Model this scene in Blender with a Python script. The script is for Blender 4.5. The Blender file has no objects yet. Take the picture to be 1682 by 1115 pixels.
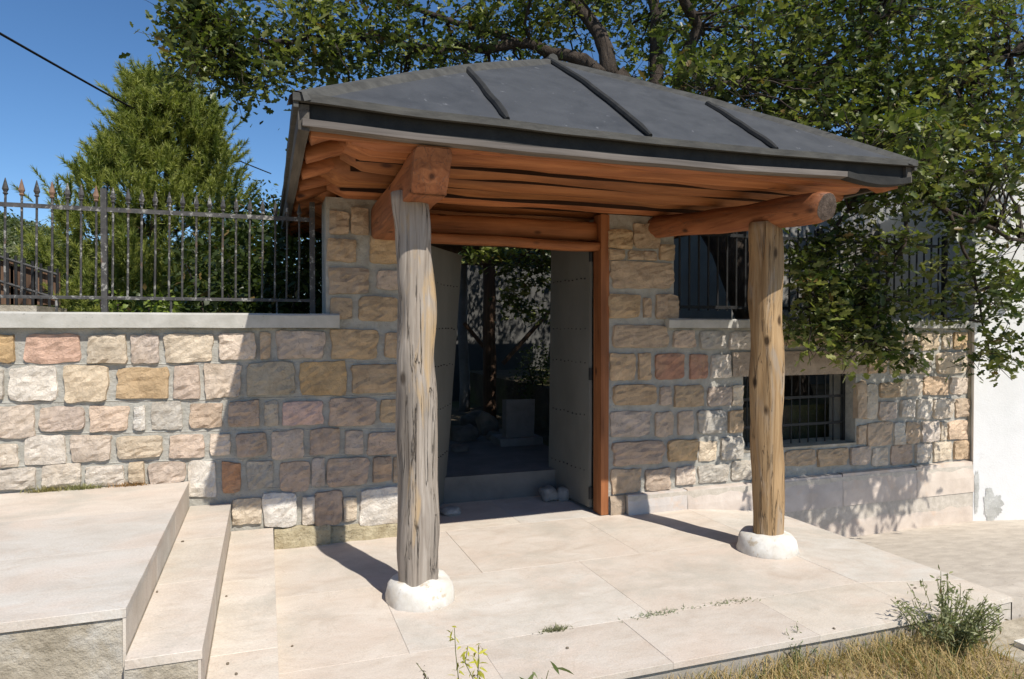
import bpy, math, random
import numpy as np
from mathutils import Vector, Matrix, noise as mnoise
random.seed(7); rng = np.random.default_rng(7)
sc = bpy.context.scene
COL = sc.collection

# ------------------------------------------------------------------ camera
PW, PH, FPX, HZ, EYE = 1682, 1115, 1140.0, 540.0, 1.5
YAW = math.atan((FPX * FPX / (4050 - 841)) / FPX)
PITCH = -math.atan((557.5 - HZ) / FPX)
FW = np.array([math.sin(YAW) * math.cos(PITCH), math.cos(YAW) * math.cos(PITCH), math.sin(PITCH)])
RT = np.array([math.cos(YAW), -math.sin(YAW), 0.0])
UP = np.cross(RT, FW)
CAM = np.array([0, 0, EYE])
cd = bpy.data.cameras.new('camera'); cam = bpy.data.objects.new('camera', cd); COL.objects.link(cam)
cd.sensor_width = 36; cd.lens = 36 * FPX / PW; cd.clip_end = 2000; cd.clip_start = 0.05
cam.location = CAM
cam.rotation_euler = (math.pi / 2 + PITCH, 0, -YAW)
sc.camera = cam

# ------------------------------------------------------------------ light
SUN_TRAVEL = Vector((-0.31, 1.0, -1.30)).normalized()
sun_el = math.asin(-SUN_TRAVEL.z); sun_az = math.atan2(-SUN_TRAVEL.x, -SUN_TRAVEL.y)
w = bpy.data.worlds.new('World'); sc.world = w; w.use_nodes = True
nt = w.node_tree; bg = nt.nodes['Background']
sky = nt.nodes.new('ShaderNodeTexSky'); sky.sky_type = 'NISHITA'; sky.sun_disc = False
sky.sun_elevation = sun_el; sky.sun_rotation = sun_az; sky.altitude = 1500; sky.air_density = 1.0
sky.dust_density = 0.0; sky.ozone_density = 4.0
hs = nt.nodes.new('ShaderNodeHueSaturation'); hs.inputs['Saturation'].default_value = 1.14
nt.links.new(sky.outputs[0], hs.inputs['Color']); nt.links.new(hs.outputs[0], bg.inputs[0]); bg.inputs[1].default_value = 0.11
sl = bpy.data.lights.new('sun', 'SUN'); sl.energy = 4.6; sl.angle = math.radians(0.53); sl.color = (1, 0.95, 0.875)
so = bpy.data.objects.new('sun', sl); COL.objects.link(so)
so.rotation_euler = SUN_TRAVEL.to_track_quat('-Z', 'Y').to_euler(); so.location = (3, -8, 12)
vs = sc.view_settings; vs.view_transform = 'Standard'; vs.look = 'None'; vs.exposure = 0.25; vs.gamma = 1.0
vs.use_curve_mapping = False
sc.cycles.max_bounces = 8; sc.cycles.transparent_max_bounces = 8

# ------------------------------------------------------------------ pixel helpers (direction only; depth comes from the plane named)
def ray(px, py): return FW + RT * (px - 841) / FPX - UP * (py - 557.5) / FPX
def on(px, py, axis, val):
    d = ray(px, py); t = (val - CAM[axis]) / d[axis]; return CAM + t * d
def onwall(px, py, y=5.0): p = on(px, py, 1, y); return p[0], p[2]

# ------------------------------------------------------------------ materials
def new_mat(name):
    m = bpy.data.materials.new(name); m.use_nodes = True
    n = m.node_tree.nodes; l = m.node_tree.links
    return m, n, l, n['Principled BSDF']
def noise_node(n, l, vec, scale, detail=6, rough=0.6, dist=0.0):
    t = n.new('ShaderNodeTexNoise'); t.inputs['Scale'].default_value = scale; t.inputs['Detail'].default_value = detail
    t.inputs['Roughness'].default_value = rough; t.inputs['Distortion'].default_value = dist
    if vec is not None: l.new(vec, t.inputs['Vector'])
    return t.outputs['Fac']
def ramp(n, l, fac, stops):
    r = n.new('ShaderNodeValToRGB'); e = r.color_ramp.elements
    while len(e) < len(stops): e.new(0.5)
    for k, (p, c) in enumerate(stops):
        e[k].position = p; e[k].color = (c[0], c[1], c[2], 1) if hasattr(c, '__len__') else (c, c, c, 1)
    l.new(fac, r.inputs[0]); return r.outputs[0]
def mix(n, l, fac, a, b, mode='MIX'):
    m = n.new('ShaderNodeMix'); m.data_type = 'RGBA'; m.blend_type = mode
    for s, v in ((m.inputs[0], fac), (m.inputs[6], a), (m.inputs[7], b)):
        if isinstance(v, (int, float)): s.default_value = v
        elif isinstance(v, (tuple, list)): s.default_value = (v[0], v[1], v[2], 1)
        else: l.new(v, s)
    return m.outputs[2]
def bump(n, l, h, strength, dist, prev=None):
    b = n.new('ShaderNodeBump'); b.inputs['Strength'].default_value = strength; b.inputs['Distance'].default_value = dist
    l.new(h, b.inputs['Height'])
    if prev is not None: l.new(prev, b.inputs['Normal'])
    return b.outputs[0]
def coords(n, l, kind='pos', scale=(1, 1, 1), rnd=False, rot=(0, 0, 0)):
    if kind == 'pos': v = n.new('ShaderNodeNewGeometry').outputs['Position']
    else: v = n.new('ShaderNodeTexCoord').outputs['Object']
    if rnd:
        oi = n.new('ShaderNodeObjectInfo'); a = n.new('ShaderNodeVectorMath'); a.operation = 'MULTIPLY_ADD'
        a.inputs[1].default_value = (37, 53, 71)
        cx = n.new('ShaderNodeCombineXYZ')
        for k in range(3): l.new(oi.outputs['Random'], cx.inputs[k])
        l.new(cx.outputs[0], a.inputs[0]); l.new(v, a.inputs[2]); v = a.outputs[0]
    mp = n.new('ShaderNodeMapping'); mp.inputs['Scale'].default_value = scale; mp.inputs['Rotation'].default_value = rot
    l.new(v, mp.inputs['Vector']); return mp.outputs[0]
def objcolor(n): return n.new('ShaderNodeObjectInfo').outputs['Color']

def mat_stone():
    m, n, l, p = new_mat('rock_faced_stone'); v = coords(n, l, 'pos', rnd=True)
    c = objcolor(n)
    big = ramp(n, l, noise_node(n, l, v, 9, 5, 0.6, 0.6), [(0.28, 0.72), (0.5, 1.0), (0.72, 1.18)])
    col = mix(n, l, 1.0, c, big, 'MULTIPLY')
    pit = ramp(n, l, noise_node(n, l, v, 30, 7, 0.75, 1.0), [(0.33, 0.40), (0.43, 1.0)])
    col = mix(n, l, 0.6, col, pit, 'MULTIPLY')
    warm = ramp(n, l, noise_node(n, l, v, 5, 3, 0.5), [(0.5, 0.0), (0.7, 1.0)])
    wm = n.new('ShaderNodeMath'); wm.operation = 'MULTIPLY'; wm.inputs[1].default_value = 0.35; l.new(warm, wm.inputs[0])
    col = mix(n, l, wm.outputs[0], col, (0.55, 0.42, 0.28))
    l.new(col, p.inputs['Base Color']); p.inputs['Roughness'].default_value = 0.9; p.inputs['Specular IOR Level'].default_value = 0.25
    b = bump(n, l, noise_node(n, l, v, 24, 9, 0.75, 1.4), 0.9, 0.028)
    b = bump(n, l, noise_node(n, l, v, 90, 4, 0.6), 0.35, 0.006, b)
    l.new(b, p.inputs['Normal']); return m
def mat_generic(name, c1, c2, scale, rough=0.85, bscale=40, bstr=0.4, bdist=0.006, spots=None, stretch=(1, 1, 1), kind='pos', big=None, metal=0.0, rnd=False, useobj=False, spec=0.3):
    m, n, l, p = new_mat(name); v = coords(n, l, kind, stretch, rnd)
    col = ramp(n, l, noise_node(n, l, v, scale, 7, 0.62, 0.3), [(0.3, c1), (0.7, c2)])
    if useobj: col = mix(n, l, 1.0, col, objcolor(n), 'MULTIPLY')
    if big:
        f = ramp(n, l, noise_node(n, l, v, big[0], 5, 0.6, 0.5), [(big[1], 0.0), (big[2], 1.0)])
        col = mix(n, l, f, col, big[3])
    if spots:
        f = ramp(n, l, noise_node(n, l, v, spots[0], 4, 0.7), [(spots[1], 0.0), (spots[1] + 0.06, 1.0)])
        col = mix(n, l, f, col, spots[2])
    l.new(col, p.inputs['Base Color']); p.inputs['Roughness'].default_value = rough; p.inputs['Metallic'].default_value = metal
    p.inputs['Specular IOR Level'].default_value = spec
    b = bump(n, l, noise_node(n, l, v, bscale, 7, 0.65), bstr, bdist)
    l.new(b, p.inputs['Normal']); return m
def mat_wood(name, c1, c2, axis, dark, rough=0.6, knots=True, bstr=0.5, patch=None, fine=26.0, crack=0.0):
    m, n, l, p = new_mat(name)
    s = [fine, fine, fine]; s[axis] = 1.1
    v = coords(n, l, 'pos', tuple(s), True)
    g = noise_node(n, l, v, 1.0, 8, 0.62, 0.9)
    col = ramp(n, l, g, [(0.24, dark), (0.38, c1), (0.68, c2)])
    s2 = [6.0] * 3; s2[axis] = 1.4
    v2 = coords(n, l, 'pos', tuple(s2), True)
    tone = ramp(n, l, noise_node(n, l, v2, 1.0, 4, 0.5, 0.4), [(0.3, 0.62), (0.65, 1.15)])
    col = mix(n, l, 1.0, col, tone, 'MULTIPLY')
    if patch:
        s4 = [9.0] * 3; s4[axis] = 1.6
        f = ramp(n, l, noise_node(n, l, coords(n, l, 'pos', tuple(s4), True), 1.0, 5, 0.6, 1.0), [(patch[0], 0.0), (patch[1], 1.0)])
        col = mix(n, l, f, col, patch[2])
    col = mix(n, l, 1.0, col, objcolor(n), 'MULTIPLY')
    hgt = g
    if knots:
        s3 = [7.0] * 3; s3[axis] = 3.4
        vo = n.new('ShaderNodeTexVoronoi'); vo.inputs['Scale'].default_value = 1.0; vo.inputs['Randomness'].default_value = 1.0
        l.new(coords(n, l, 'pos', tuple(s3), True), vo.inputs['Vector'])
        kf = ramp(n, l, vo.outputs['Distance'], [(0.07, 1.0), (0.16, 0.0)])
        col = mix(n, l, kf, col, (dark[0] * 0.6, dark[1] * 0.6, dark[2] * 0.6))
    if crack > 0:
        s5 = [15.0] * 3; s5[axis] = 0.55
        cr = noise_node(n, l, coords(n, l, 'pos', tuple(s5), True), 1.0, 5, 0.55, 0.7)
        cf = ramp(n, l, cr, [(0.4955, 0.0), (0.5, 0.9), (0.5045, 0.0)])
        col = mix(n, l, cf, col, (0.075, 0.055, 0.038))
        inv = ramp(n, l, cr, [(0.49, 1.0), (0.5, 0.0), (0.51, 1.0)])
    l.new(col, p.inputs['Base Color']); p.inputs['Roughness'].default_value = rough; p.inputs['Specular IOR Level'].default_value = 0.3
    b = bump(n, l, hgt, bstr, 0.008)
    if crack > 0: b = bump(n, l, inv, crack, 0.012, b)
    l.new(b, p.inputs['Normal']); return m
def mat_leaf(name, rough=0.45, trans=0.3):
    m, n, l, p = new_mat(name)
    a = n.new('ShaderNodeAttribute'); a.attribute_name = 'tint'
    l.new(a.outputs['Color'], p.inputs['Base Color']); p.inputs['Roughness'].default_value = rough
    p.inputs['Specular IOR Level'].default_value = 0.28
    t = n.new('ShaderNodeBsdfTranslucent'); tc = mix(n, l, 1.0, a.outputs['Color'], (1.5, 1.7, 0.7), 'MULTIPLY'); l.new(tc, t.inputs['Color'])
    mx = n.new('ShaderNodeMixShader'); mx.inputs[0].default_value = trans
    l.new(p.outputs[0], mx.inputs[1]); l.new(t.outputs[0], mx.inputs[2])
    l.new(mx.outputs[0], n['Material Output'].inputs['Surface']); return m

M = {}
M['stone'] = mat_stone()
M['mortar'] = mat_generic('mortar', (0.32, 0.305, 0.262), (0.46, 0.442, 0.39), 11, 0.95, 34, 0.8, 0.02, spots=(12, 0.64, (0.25, 0.24, 0.205)))
M['coping'] = mat_generic('coping_concrete', (0.36, 0.345, 0.30), (0.50, 0.48, 0.43), 8, 0.9, 70, 0.4, 0.005, spots=(45, 0.66, (0.2, 0.19, 0.16)))
def mat_paving():
    m, n, l, p = new_mat('paving_stone'); v = coords(n, l, 'pos', (1, 1.6, 1), True); w_ = coords(n, l, 'pos')
    col = ramp(n, l, noise_node(n, l, v, 3.5, 8, 0.65, 0.5), [(0.3, (0.53, 0.465, 0.39)), (0.5, (0.61, 0.555, 0.48)), (0.72, (0.67, 0.62, 0.55))])
    col = mix(n, l, 1.0, col, objcolor(n), 'MULTIPLY')
    pk = ramp(n, l, noise_node(n, l, v, 1.7, 5, 0.6, 0.8), [(0.48, 0.0), (0.7, 0.6)]); col = mix(n, l, pk, col, (0.62, 0.505, 0.41))
    vein = ramp(n, l, noise_node(n, l, v, 2.6, 6, 0.6, 1.6), [(0.488, 0.0), (0.5, 0.45), (0.512, 0.0)]); col = mix(n, l, vein, col, (0.50, 0.41, 0.32))
    st = ramp(n, l, noise_node(n, l, w_, 1.3, 7, 0.7, 0.4), [(0.5, 0.0), (0.66, 0.62)]); col = mix(n, l, st, col, (0.44, 0.41, 0.345))
    sp = ramp(n, l, noise_node(n, l, w_, 46, 5, 0.75), [(0.66, 0.0), (0.72, 0.8)]); col = mix(n, l, sp, col, (0.33, 0.285, 0.225))
    gr = ramp(n, l, noise_node(n, l, w_, 120, 4, 0.7), [(0.3, 0.86), (0.7, 1.08)]); col = mix(n, l, 1.0, col, gr, 'MULTIPLY')
    l.new(col, p.inputs['Base Color']); p.inputs['Roughness'].default_value = 0.8; p.inputs['Specular IOR Level'].default_value = 0.25
    b = bump(n, l, noise_node(n, l, v, 7, 8, 0.7), 0.35, 0.012); b = bump(n, l, noise_node(n, l, w_, 70, 6, 0.7), 0.5, 0.004, b); l.new(b, p.inputs['Normal']); return m
M['paving'] = mat_paving()
M['grout'] = mat_generic('grout', (0.42, 0.375, 0.31), (0.58, 0.525, 0.45), 20, 0.95, 60, 0.5, 0.005)
M['rough_concrete'] = mat_generic('rough_concrete', (0.30, 0.255, 0.185), (0.54, 0.475, 0.37), 9, 0.95, 34, 0.8, 0.02, spots=(24, 0.66, (0.24, 0.21, 0.165)), big=(3, 0.55, 0.7, (0.56, 0.53, 0.47)))
M['yellow_concrete'] = mat_generic('rubble_concrete', (0.34, 0.28, 0.17), (0.52, 0.45, 0.30), 16, 0.95, 45, 1.0, 0.02, spots=(40, 0.6, (0.24, 0.19, 0.12)))
M['plinth'] = mat_generic('plinth_slab', (0.46, 0.40, 0.345), (0.64, 0.575, 0.51), 4, 0.7, 50, 0.35, 0.005, useobj=True, rnd=True, big=(5, 0.58, 0.75, (0.58, 0.44, 0.33)))
M['wood_x'] = mat_wood('varnished_wood_x', (0.30, 0.105, 0.036), (0.45, 0.18, 0.068), 0, (0.12, 0.038, 0.014))
M['wood_y'] = mat_wood('varnished_wood_y', (0.24, 0.082, 0.032), (0.35, 0.138, 0.056), 1, (0.10, 0.032, 0.012), crack=0.5)
M['wood_z'] = mat_wood('varnished_wood_z', (0.24, 0.085, 0.030), (0.35, 0.138, 0.052), 2, (0.10, 0.032, 0.012))
M['grey_post'] = mat_wood('weathered_wood', (0.27, 0.225, 0.18), (0.43, 0.375, 0.315), 2, (0.13, 0.10, 0.075), 0.85, True, 1.0, patch=(0.57, 0.70, (0.44, 0.31, 0.17)), fine=34, crack=1.0)
M['tan_post'] = mat_wood('golden_weathered_wood', (0.30, 0.185, 0.085), (0.46, 0.31, 0.165), 2, (0.12, 0.068, 0.03), 0.8, True, 0.9, patch=(0.55, 0.68, (0.36, 0.28, 0.20)), fine=28, crack=0.8)
M['cut_wood'] = mat_generic('weathered_end_grain', (0.20, 0.10, 0.06), (0.38, 0.22, 0.14), 26, 0.9, 50, 0.8, 0.01, stretch=(1, 1, 3))
M['dark_end'] = mat_generic('dark_weathered_end_grain', (0.05, 0.035, 0.026), (0.15, 0.11, 0.085), 30, 0.9, 50, 0.9, 0.012)
M['grey_board'] = mat_wood('grey_weathered_board', (0.12, 0.103, 0.09), (0.205, 0.18, 0.158), 0, (0.075, 0.062, 0.052), 0.85, False, 0.4)
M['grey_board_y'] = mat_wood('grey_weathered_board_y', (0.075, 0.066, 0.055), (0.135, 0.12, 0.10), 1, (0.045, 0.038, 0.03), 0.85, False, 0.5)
M['roof'] = mat_generic('dark_roof_sheet', (0.040, 0.042, 0.045), (0.072, 0.074, 0.077), 5, 0.55, 26, 0.25, 0.008, spots=(16, 0.66, (0.15, 0.15, 0.155)), big=(1.6, 0.5, 0.72, (0.058, 0.060, 0.063)), spec=0.35)
M['roof_edge'] = mat_generic('roof_edge_strip', (0.045, 0.044, 0.040), (0.095, 0.092, 0.082), 12, 0.8, 40, 0.4, 0.006, stretch=(0.5, 2, 2))
M['black'] = mat_generic('black_bitumen', (0.016, 0.016, 0.015), (0.032, 0.031, 0.028), 12, 0.75, 40, 0.4, 0.006)
M['iron'] = mat_generic('peeling_iron_paint', (0.035, 0.034, 0.033), (0.085, 0.08, 0.075), 20, 0.6, 90, 0.6, 0.003, spots=(24, 0.56, (0.27, 0.26, 0.235)), big=(8, 0.62, 0.74, (0.17, 0.10, 0.065)))
M['dark_iron'] = mat_generic('black_iron', (0.012, 0.012, 0.012), (0.03, 0.03, 0.03), 20, 0.55, 90, 0.3, 0.002)
M['door'] = mat_generic('grey_door_metal', (0.145, 0.143, 0.125), (0.19, 0.187, 0.165), 3, 0.6, 10, 0.2, 0.01, stretch=(1, 1, 0.6), spots=(22, 0.72, (0.13, 0.12, 0.11)))
M['white_plaster'] = mat_generic('white_plaster', (0.80, 0.795, 0.77), (0.87, 0.865, 0.845), 5, 0.9, 60, 0.35, 0.006, big=(2.6, 0.62, 0.78, (0.66, 0.655, 0.63)))
M['white_paint'] = mat_generic('white_painted_base', (0.58, 0.545, 0.475), (0.74, 0.715, 0.655), 16, 0.85, 30, 0.35, 0.008, spots=(12, 0.6, (0.52, 0.44, 0.33)), big=(7, 0.52, 0.7, (0.60, 0.55, 0.46)))
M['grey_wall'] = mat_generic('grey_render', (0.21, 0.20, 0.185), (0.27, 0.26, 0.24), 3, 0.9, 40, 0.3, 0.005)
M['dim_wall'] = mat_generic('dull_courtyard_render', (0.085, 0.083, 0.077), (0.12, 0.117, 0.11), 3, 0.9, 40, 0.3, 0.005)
M['bark'] = mat_generic('oak_bark', (0.03, 0.022, 0.016), (0.085, 0.065, 0.05), 12, 0.95, 20, 1.0, 0.05, stretch=(1, 1, 0.35))
M['pine_bark'] = mat_generic('pine_bark', (0.04, 0.027, 0.018), (0.10, 0.065, 0.042), 12, 0.95, 20, 1.0, 0.03, stretch=(1, 1, 0.4))
M['soil'] = mat_generic('garden_soil', (0.07, 0.055, 0.035), (0.16, 0.125, 0.08), 3, 0.98, 20, 1.0, 0.03, big=(1.1, 0.5, 0.65, (0.12, 0.12, 0.05)))
M['verge'] = mat_generic('dry_verge_soil', (0.30, 0.215, 0.12), (0.46, 0.35, 0.21), 12, 0.98, 50, 1.0, 0.02)
M['ground'] = mat_generic('dry_ground', (0.24, 0.20, 0.12), (0.40, 0.33, 0.22), 0.6, 0.98, 8, 0.6, 0.03)
M['hill'] = mat_generic('scrub_hill', (0.045, 0.06, 0.022), (0.17, 0.165, 0.075), 0.35, 0.98, 1.2, 1.0, 0.6, big=(0.12, 0.55, 0.65, (0.05, 0.072, 0.026)))
M['leaf'] = mat_leaf('oak_leaf', 0.36, 0.28); M['needle'] = mat_leaf('pine_needle', 0.5, 0.25); M['grass'] = mat_leaf('grass_blade', 0.7, 0.25)
M['cable'] = mat_generic('black_cable', (0.01, 0.01, 0.01), (0.02, 0.02, 0.02), 10)
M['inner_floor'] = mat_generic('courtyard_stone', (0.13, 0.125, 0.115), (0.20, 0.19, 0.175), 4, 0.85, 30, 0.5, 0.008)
M['grave'] = mat_generic('grave_marble', (0.15, 0.147, 0.143), (0.23, 0.225, 0.218), 6, 0.7, 40, 0.3, 0.005)
M['old_timber'] = mat_wood('dark_timber', (0.10, 0.06, 0.038), (0.17, 0.10, 0.062), 2, (0.05, 0.028, 0.018), 0.85, False, 0.8)

# ------------------------------------------------------------------ object helpers
def thing(name, label, cat, loc=(0, 0, 0), group=None):
    o = bpy.data.objects.new(name, None); COL.objects.link(o); o.location = loc; o.empty_display_size = 0.1
    tag(o, label, cat, group); return o
def tag(o, label=None, cat=None, group=None, kind=None):
    if label: o['label'] = label
    if cat: o['category'] = cat
    if group: o['group'] = group
    if kind: o['kind'] = kind
    return o
def wloc(o):
    v = Vector((0, 0, 0))
    while o is not None: v += Vector(o.location); o = o.parent
    return v
def build(name, verts, faces, mat, parent=None, smooth=False, origin=None, color=None, kind=None):
    """verts in world coordinates; origin = world position of the object's origin"""
    verts = np.asarray(verts, dtype=np.float64)
    pl = np.array(wloc(parent)) if parent is not None else np.zeros(3)
    og = np.array(origin) if origin is not None else pl
    me = bpy.data.meshes.new(name); me.from_pydata((verts - og).tolist(), [], [list(f) for f in faces]); me.update()
    if smooth: me.polygons.foreach_set('use_smooth', np.ones(len(me.polygons), dtype=bool))
    me.materials.append(M[mat] if isinstance(mat, str) else mat)
    o = bpy.data.objects.new(name, me); COL.objects.link(o)
    if parent is not None: o.parent = parent
    o.location = Vector(og - pl)
    if color is not None: o.color = (color[0], color[1], color[2], 1)
    if kind: o['kind'] = kind
    return o
class MB:
    def __init__(s): s.v = []; s.f = []
    def add(s, v, f):
        k = len(s.v); s.v += [tuple(p) for p in v]; s.f += [tuple(i + k for i in q) for q in f]; return s
    def box(s, x0, x1, y0, y1, z0, z1, jit=0.0):
        v = [(x, y, z) for x in (x0, x1) for y in (y0, y1) for z in (z0, z1)]
        if jit: v = [(a + random.uniform(-jit, jit), b + random.uniform(-jit, jit), c + random.uniform(-jit, jit)) for a, b, c in v]
        return s.add(v, [(0, 1, 3, 2), (4, 6, 7, 5), (0, 4, 5, 1), (2, 3, 7, 6), (0, 2, 6, 4), (1, 5, 7, 3)])
    def prism(s, pts, z0, z1):   # pts: ccw xy polygon; z1 may be function
        n = len(pts); zf = z1 if callable(z1) else (lambda x, y: z1)
        v = [(x, y, z0) for x, y in pts] + [(x, y, zf(x, y)) for x, y in pts]
        f = [tuple(range(n - 1, -1, -1)), tuple(range(n, 2 * n))] + [(i, (i + 1) % n, n + (i + 1) % n, n + i) for i in range(n)]
        return s.add(v, f)
    def tube(s, pts, rad, seg=8, cap=True):
        pts = [Vector(p) for p in pts]; n = len(pts)
        rad = rad if hasattr(rad, '__len__') else [rad] * n
        rings = []; t0 = None; u = None
        for i in range(n):
            t = (pts[min(i + 1, n - 1)] - pts[max(i - 1, 0)]).normalized()
            if u is None:
                a = Vector((0, 0, 1)) if abs(t.z) < 0.9 else Vector((1, 0, 0)); u = t.cross(a).normalized()
            else: u = (u - t * u.dot(t)).normalized()
            wv = t.cross(u)
            rings.append([pts[i] + (u * math.cos(2 * math.pi * k / seg) + wv * math.sin(2 * math.pi * k / seg)) * rad[i] for k in range(seg)])
        v = [p for r in rings for p in r]; f = []
        for i in range(n - 1):
            for k in range(seg):
                a = i * seg + k; b = i * seg + (k + 1) % seg; f.append((a, b, b + seg, a + seg))
        if cap: f.append(tuple(range(seg - 1, -1, -1))); f.append(tuple((n - 1) * seg + k for k in range(seg)))
        return s.add(v, f)
    def out(s, name, mat, parent=None, **k): return build(name, s.v, s.f, mat, parent, **k)

def wob(seed, t, amp):  # smooth wobble
    return amp * (mnoise.noise(Vector((seed * 7.31, t, 0.3))))
def log_mesh(p0, p1, hw0, hw1, hh0, hh1, expo=2.0, seg=20, rings=26, amp=0.012, seed=0, ends=(1.0, 1.0), bow=0.0, dents=0.01, upref=(0, 0, 1)):
    """tapered, uneven timber; hw half width, hh half height, expo superellipse exponent; ends: scale of end rings"""
    p0 = Vector(p0); p1 = Vector(p1); ax = (p1 - p0); L = ax.length; t = ax.normalized()
    upv = Vector(upref); side = t.cross(upv).normalized(); upv = side.cross(t).normalized()
    v = []; f = []
    for i in range(rings):
        q = i / (rings - 1); c = p0 + ax * q
        c = c + side * wob(seed, q * 3.2 * max(L, 1) / 2, amp) + upv * (wob(seed + 5, q * 3.0 * max(L, 1) / 2, amp) + bow * math.sin(math.pi * q))
        es = 1.0
        if i == 0: es = ends[0]
        elif i == rings - 1: es = ends[1]
        for k in range(seg):
            a = 2 * math.pi * k / seg; ca, sa = math.cos(a), math.sin(a)
            e = 2.0 / expo
            x = math.copysign(abs(ca) ** e, ca); y = math.copysign(abs(sa) ** e, sa)
            hw = hw0 + (hw1 - hw0) * q; hh = hh0 + (hh1 - hh0) * q
            d = 1 + (dents / max(hw, 0.02)) * mnoise.noise(Vector((ca * 1.6 + seed * 3.7, sa * 1.6, q * L * 3.0)))
            v.append(c + side * (x * hw * d * es) + upv * (y * hh * d * es))
    for i in range(rings - 1):
        for k in range(seg):
            a = i * seg + k; b = i * seg + (k + 1) % seg; f.append((a, a + seg, b + seg, b))
    f.append(tuple(range(seg))); f.append(tuple((rings - 1) * seg + k for k in range(seg - 1, -1, -1)))
    return v, f
def end_cap(v, f, name, parent, first, mat='cut_wood', seg=20, push=0.002):
    """a separate end-grain disc just proud of a timber's end"""
    idx = list(range(seg)) if first else list(range(len(v) - seg, len(v)))
    pts = [Vector(v[i]) for i in idx]; c = sum(pts, Vector()) / seg
    nb = [Vector(v[i + seg]) if first else Vector(v[i - seg]) for i in idx]; d = (c - sum(nb, Vector()) / seg).normalized()
    inner = [c + (p - c) * 0.97 + d * push for p in pts]; mid = [c + (p - c) * 0.55 + d * (push + 0.004) for p in pts]
    vv = inner + mid + [c + d * (push + 0.002)]; ff = []
    for k in range(seg):
        a, b = k, (k + 1) % seg
        ff.append((a, b, seg + b, seg + a)); ff.append((seg + a, seg + b, 2 * seg))
    return build(name, vv, ff, mat, parent)

# ------------------------------------------------------------------ ground and setting
def zf(x): return 0.0 if x < 3.3 else -0.085 * min(1.0, (x - 3.3) / 0.85)
g = MB(); S = 300; g.add([(-S, -S, -0.62), (S, -S, -0.62), (S, S, -0.62), (-S, S, -0.62)], [(0, 1, 2, 3)])
tag(g.out('ground', 'ground'), kind='structure')
# verge of dry soil in front of the porch floor
vv = []; ff = []; NX, NY = 60, 40
for j in range(NY + 1):
    for i in range(NX + 1):
        x = -9 + 12.45 * i / NX; y = -7 + 9.64 * j / NY
        z = -0.135 + 0.04 * mnoise.noise(Vector((x * 1.3, y * 1.3, 0))) + 0.02 * mnoise.noise(Vector((x * 5, y * 5, 2)))
        vv.append((x, y, z))
for j in range(NY):
    for i in range(NX):
        a = j * (NX + 1) + i; ff.append((a, a + 1, a + NX + 2, a + NX + 1))
tag(build('verge', vv, ff, 'verge', smooth=True), kind='structure')

SLABC = [(1, 1, 1), (1.03, 0.99, 0.96), (0.97, 0.98, 0.99), (1.04, 1.01, 0.97), (0.98, 0.95, 0.93)]
def slab(parent, pts, z, t=0.03, gap=0.0005, zfun=None, mat='paving', name='paving_slab'):
    c = np.mean(np.array(pts), axis=0); dz = random.uniform(-0.0008, 0.0008)
    q = []
    for p in pts:
        d = np.array(p) - c; L = np.linalg.norm(d); q.append(tuple(c + d * (1 - gap * 1.5 / L)))
    fz = (lambda x, y: (zfun(x, y) if zfun else z) + dz)
    n = len(q); e = 0.002
    v = [(x, y, fz(x, y) - t) for x, y in q] + [(x, y, fz(x, y) - e) for x, y in q]
    for x, y in q:
        d = np.array((x, y)) - c; L = np.linalg.norm(d); xx, yy = c + d * (1 - e / L); v.append((xx, yy, fz(xx, yy)))
    f = [tuple(range(2 * n, 3 * n))]
    for r in (0, n): f += [(r + i, r + (i + 1) % n, r + n + (i + 1) % n, r + n + i) for i in range(n)]
    col = random.choice(SLABC); k = random.uniform(0.95, 1.04)
    return build(name, v, f, mat, parent, origin=(c[0], c[1], fz(c[0], c[1])), color=(col[0] * k, col[1] * k, col[2] * k))

# porch floor
pf = MB()
xs = [0.05, 3.3, 4.15]
pf.add([(0.05, 2.68, -0.7), (4.15, 2.86, -0.7), (4.15, 5.8, -0.7), (0.05, 5.8, -0.7), (0.05, 2.68, -0.003), (3.3, 2.68, -0.003), (4.15, 2.86, -0.088), (4.15, 5.8, -0.088), (3.3, 5.8, -0.003), (0.05, 5.8, -0.003)],
       [(0, 3, 2, 1), (4, 5, 8, 9), (5, 6, 7, 8), (0, 1, 6, 5, 4), (1, 2, 7, 6), (2, 3, 9, 8, 7), (3, 0, 4, 9)])
floor = tag(pf.out('porch_floor', 'grout'), kind='structure')
rows = [(2.675, 3.16, [0.045, 0.95, 1.72, 2.55, 3.3, 4.155]), (3.16, 4.06, [0.045, 0.62, 1.9, 3.3, 4.155]), (4.06, 4.99, [0.045, 1.25, 2.35, 3.3, 4.155])]
for y0, y1, bx in rows:
    for a, b in zip(bx[:-1], bx[1:]): slab(floor, [(a, y0), (b, y0 + (0.18 if b > 4 and y0 < 3 else 0)), (b, y1), (a, y1)], 0, zfun=lambda x, y: zf(x))
for a, b in ((1.06, 1.85), (1.85, 2.5)): slab(floor, [(a, 4.993), (b, 4.993), (b, 5.78), (a, 5.78)], 0)
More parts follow.
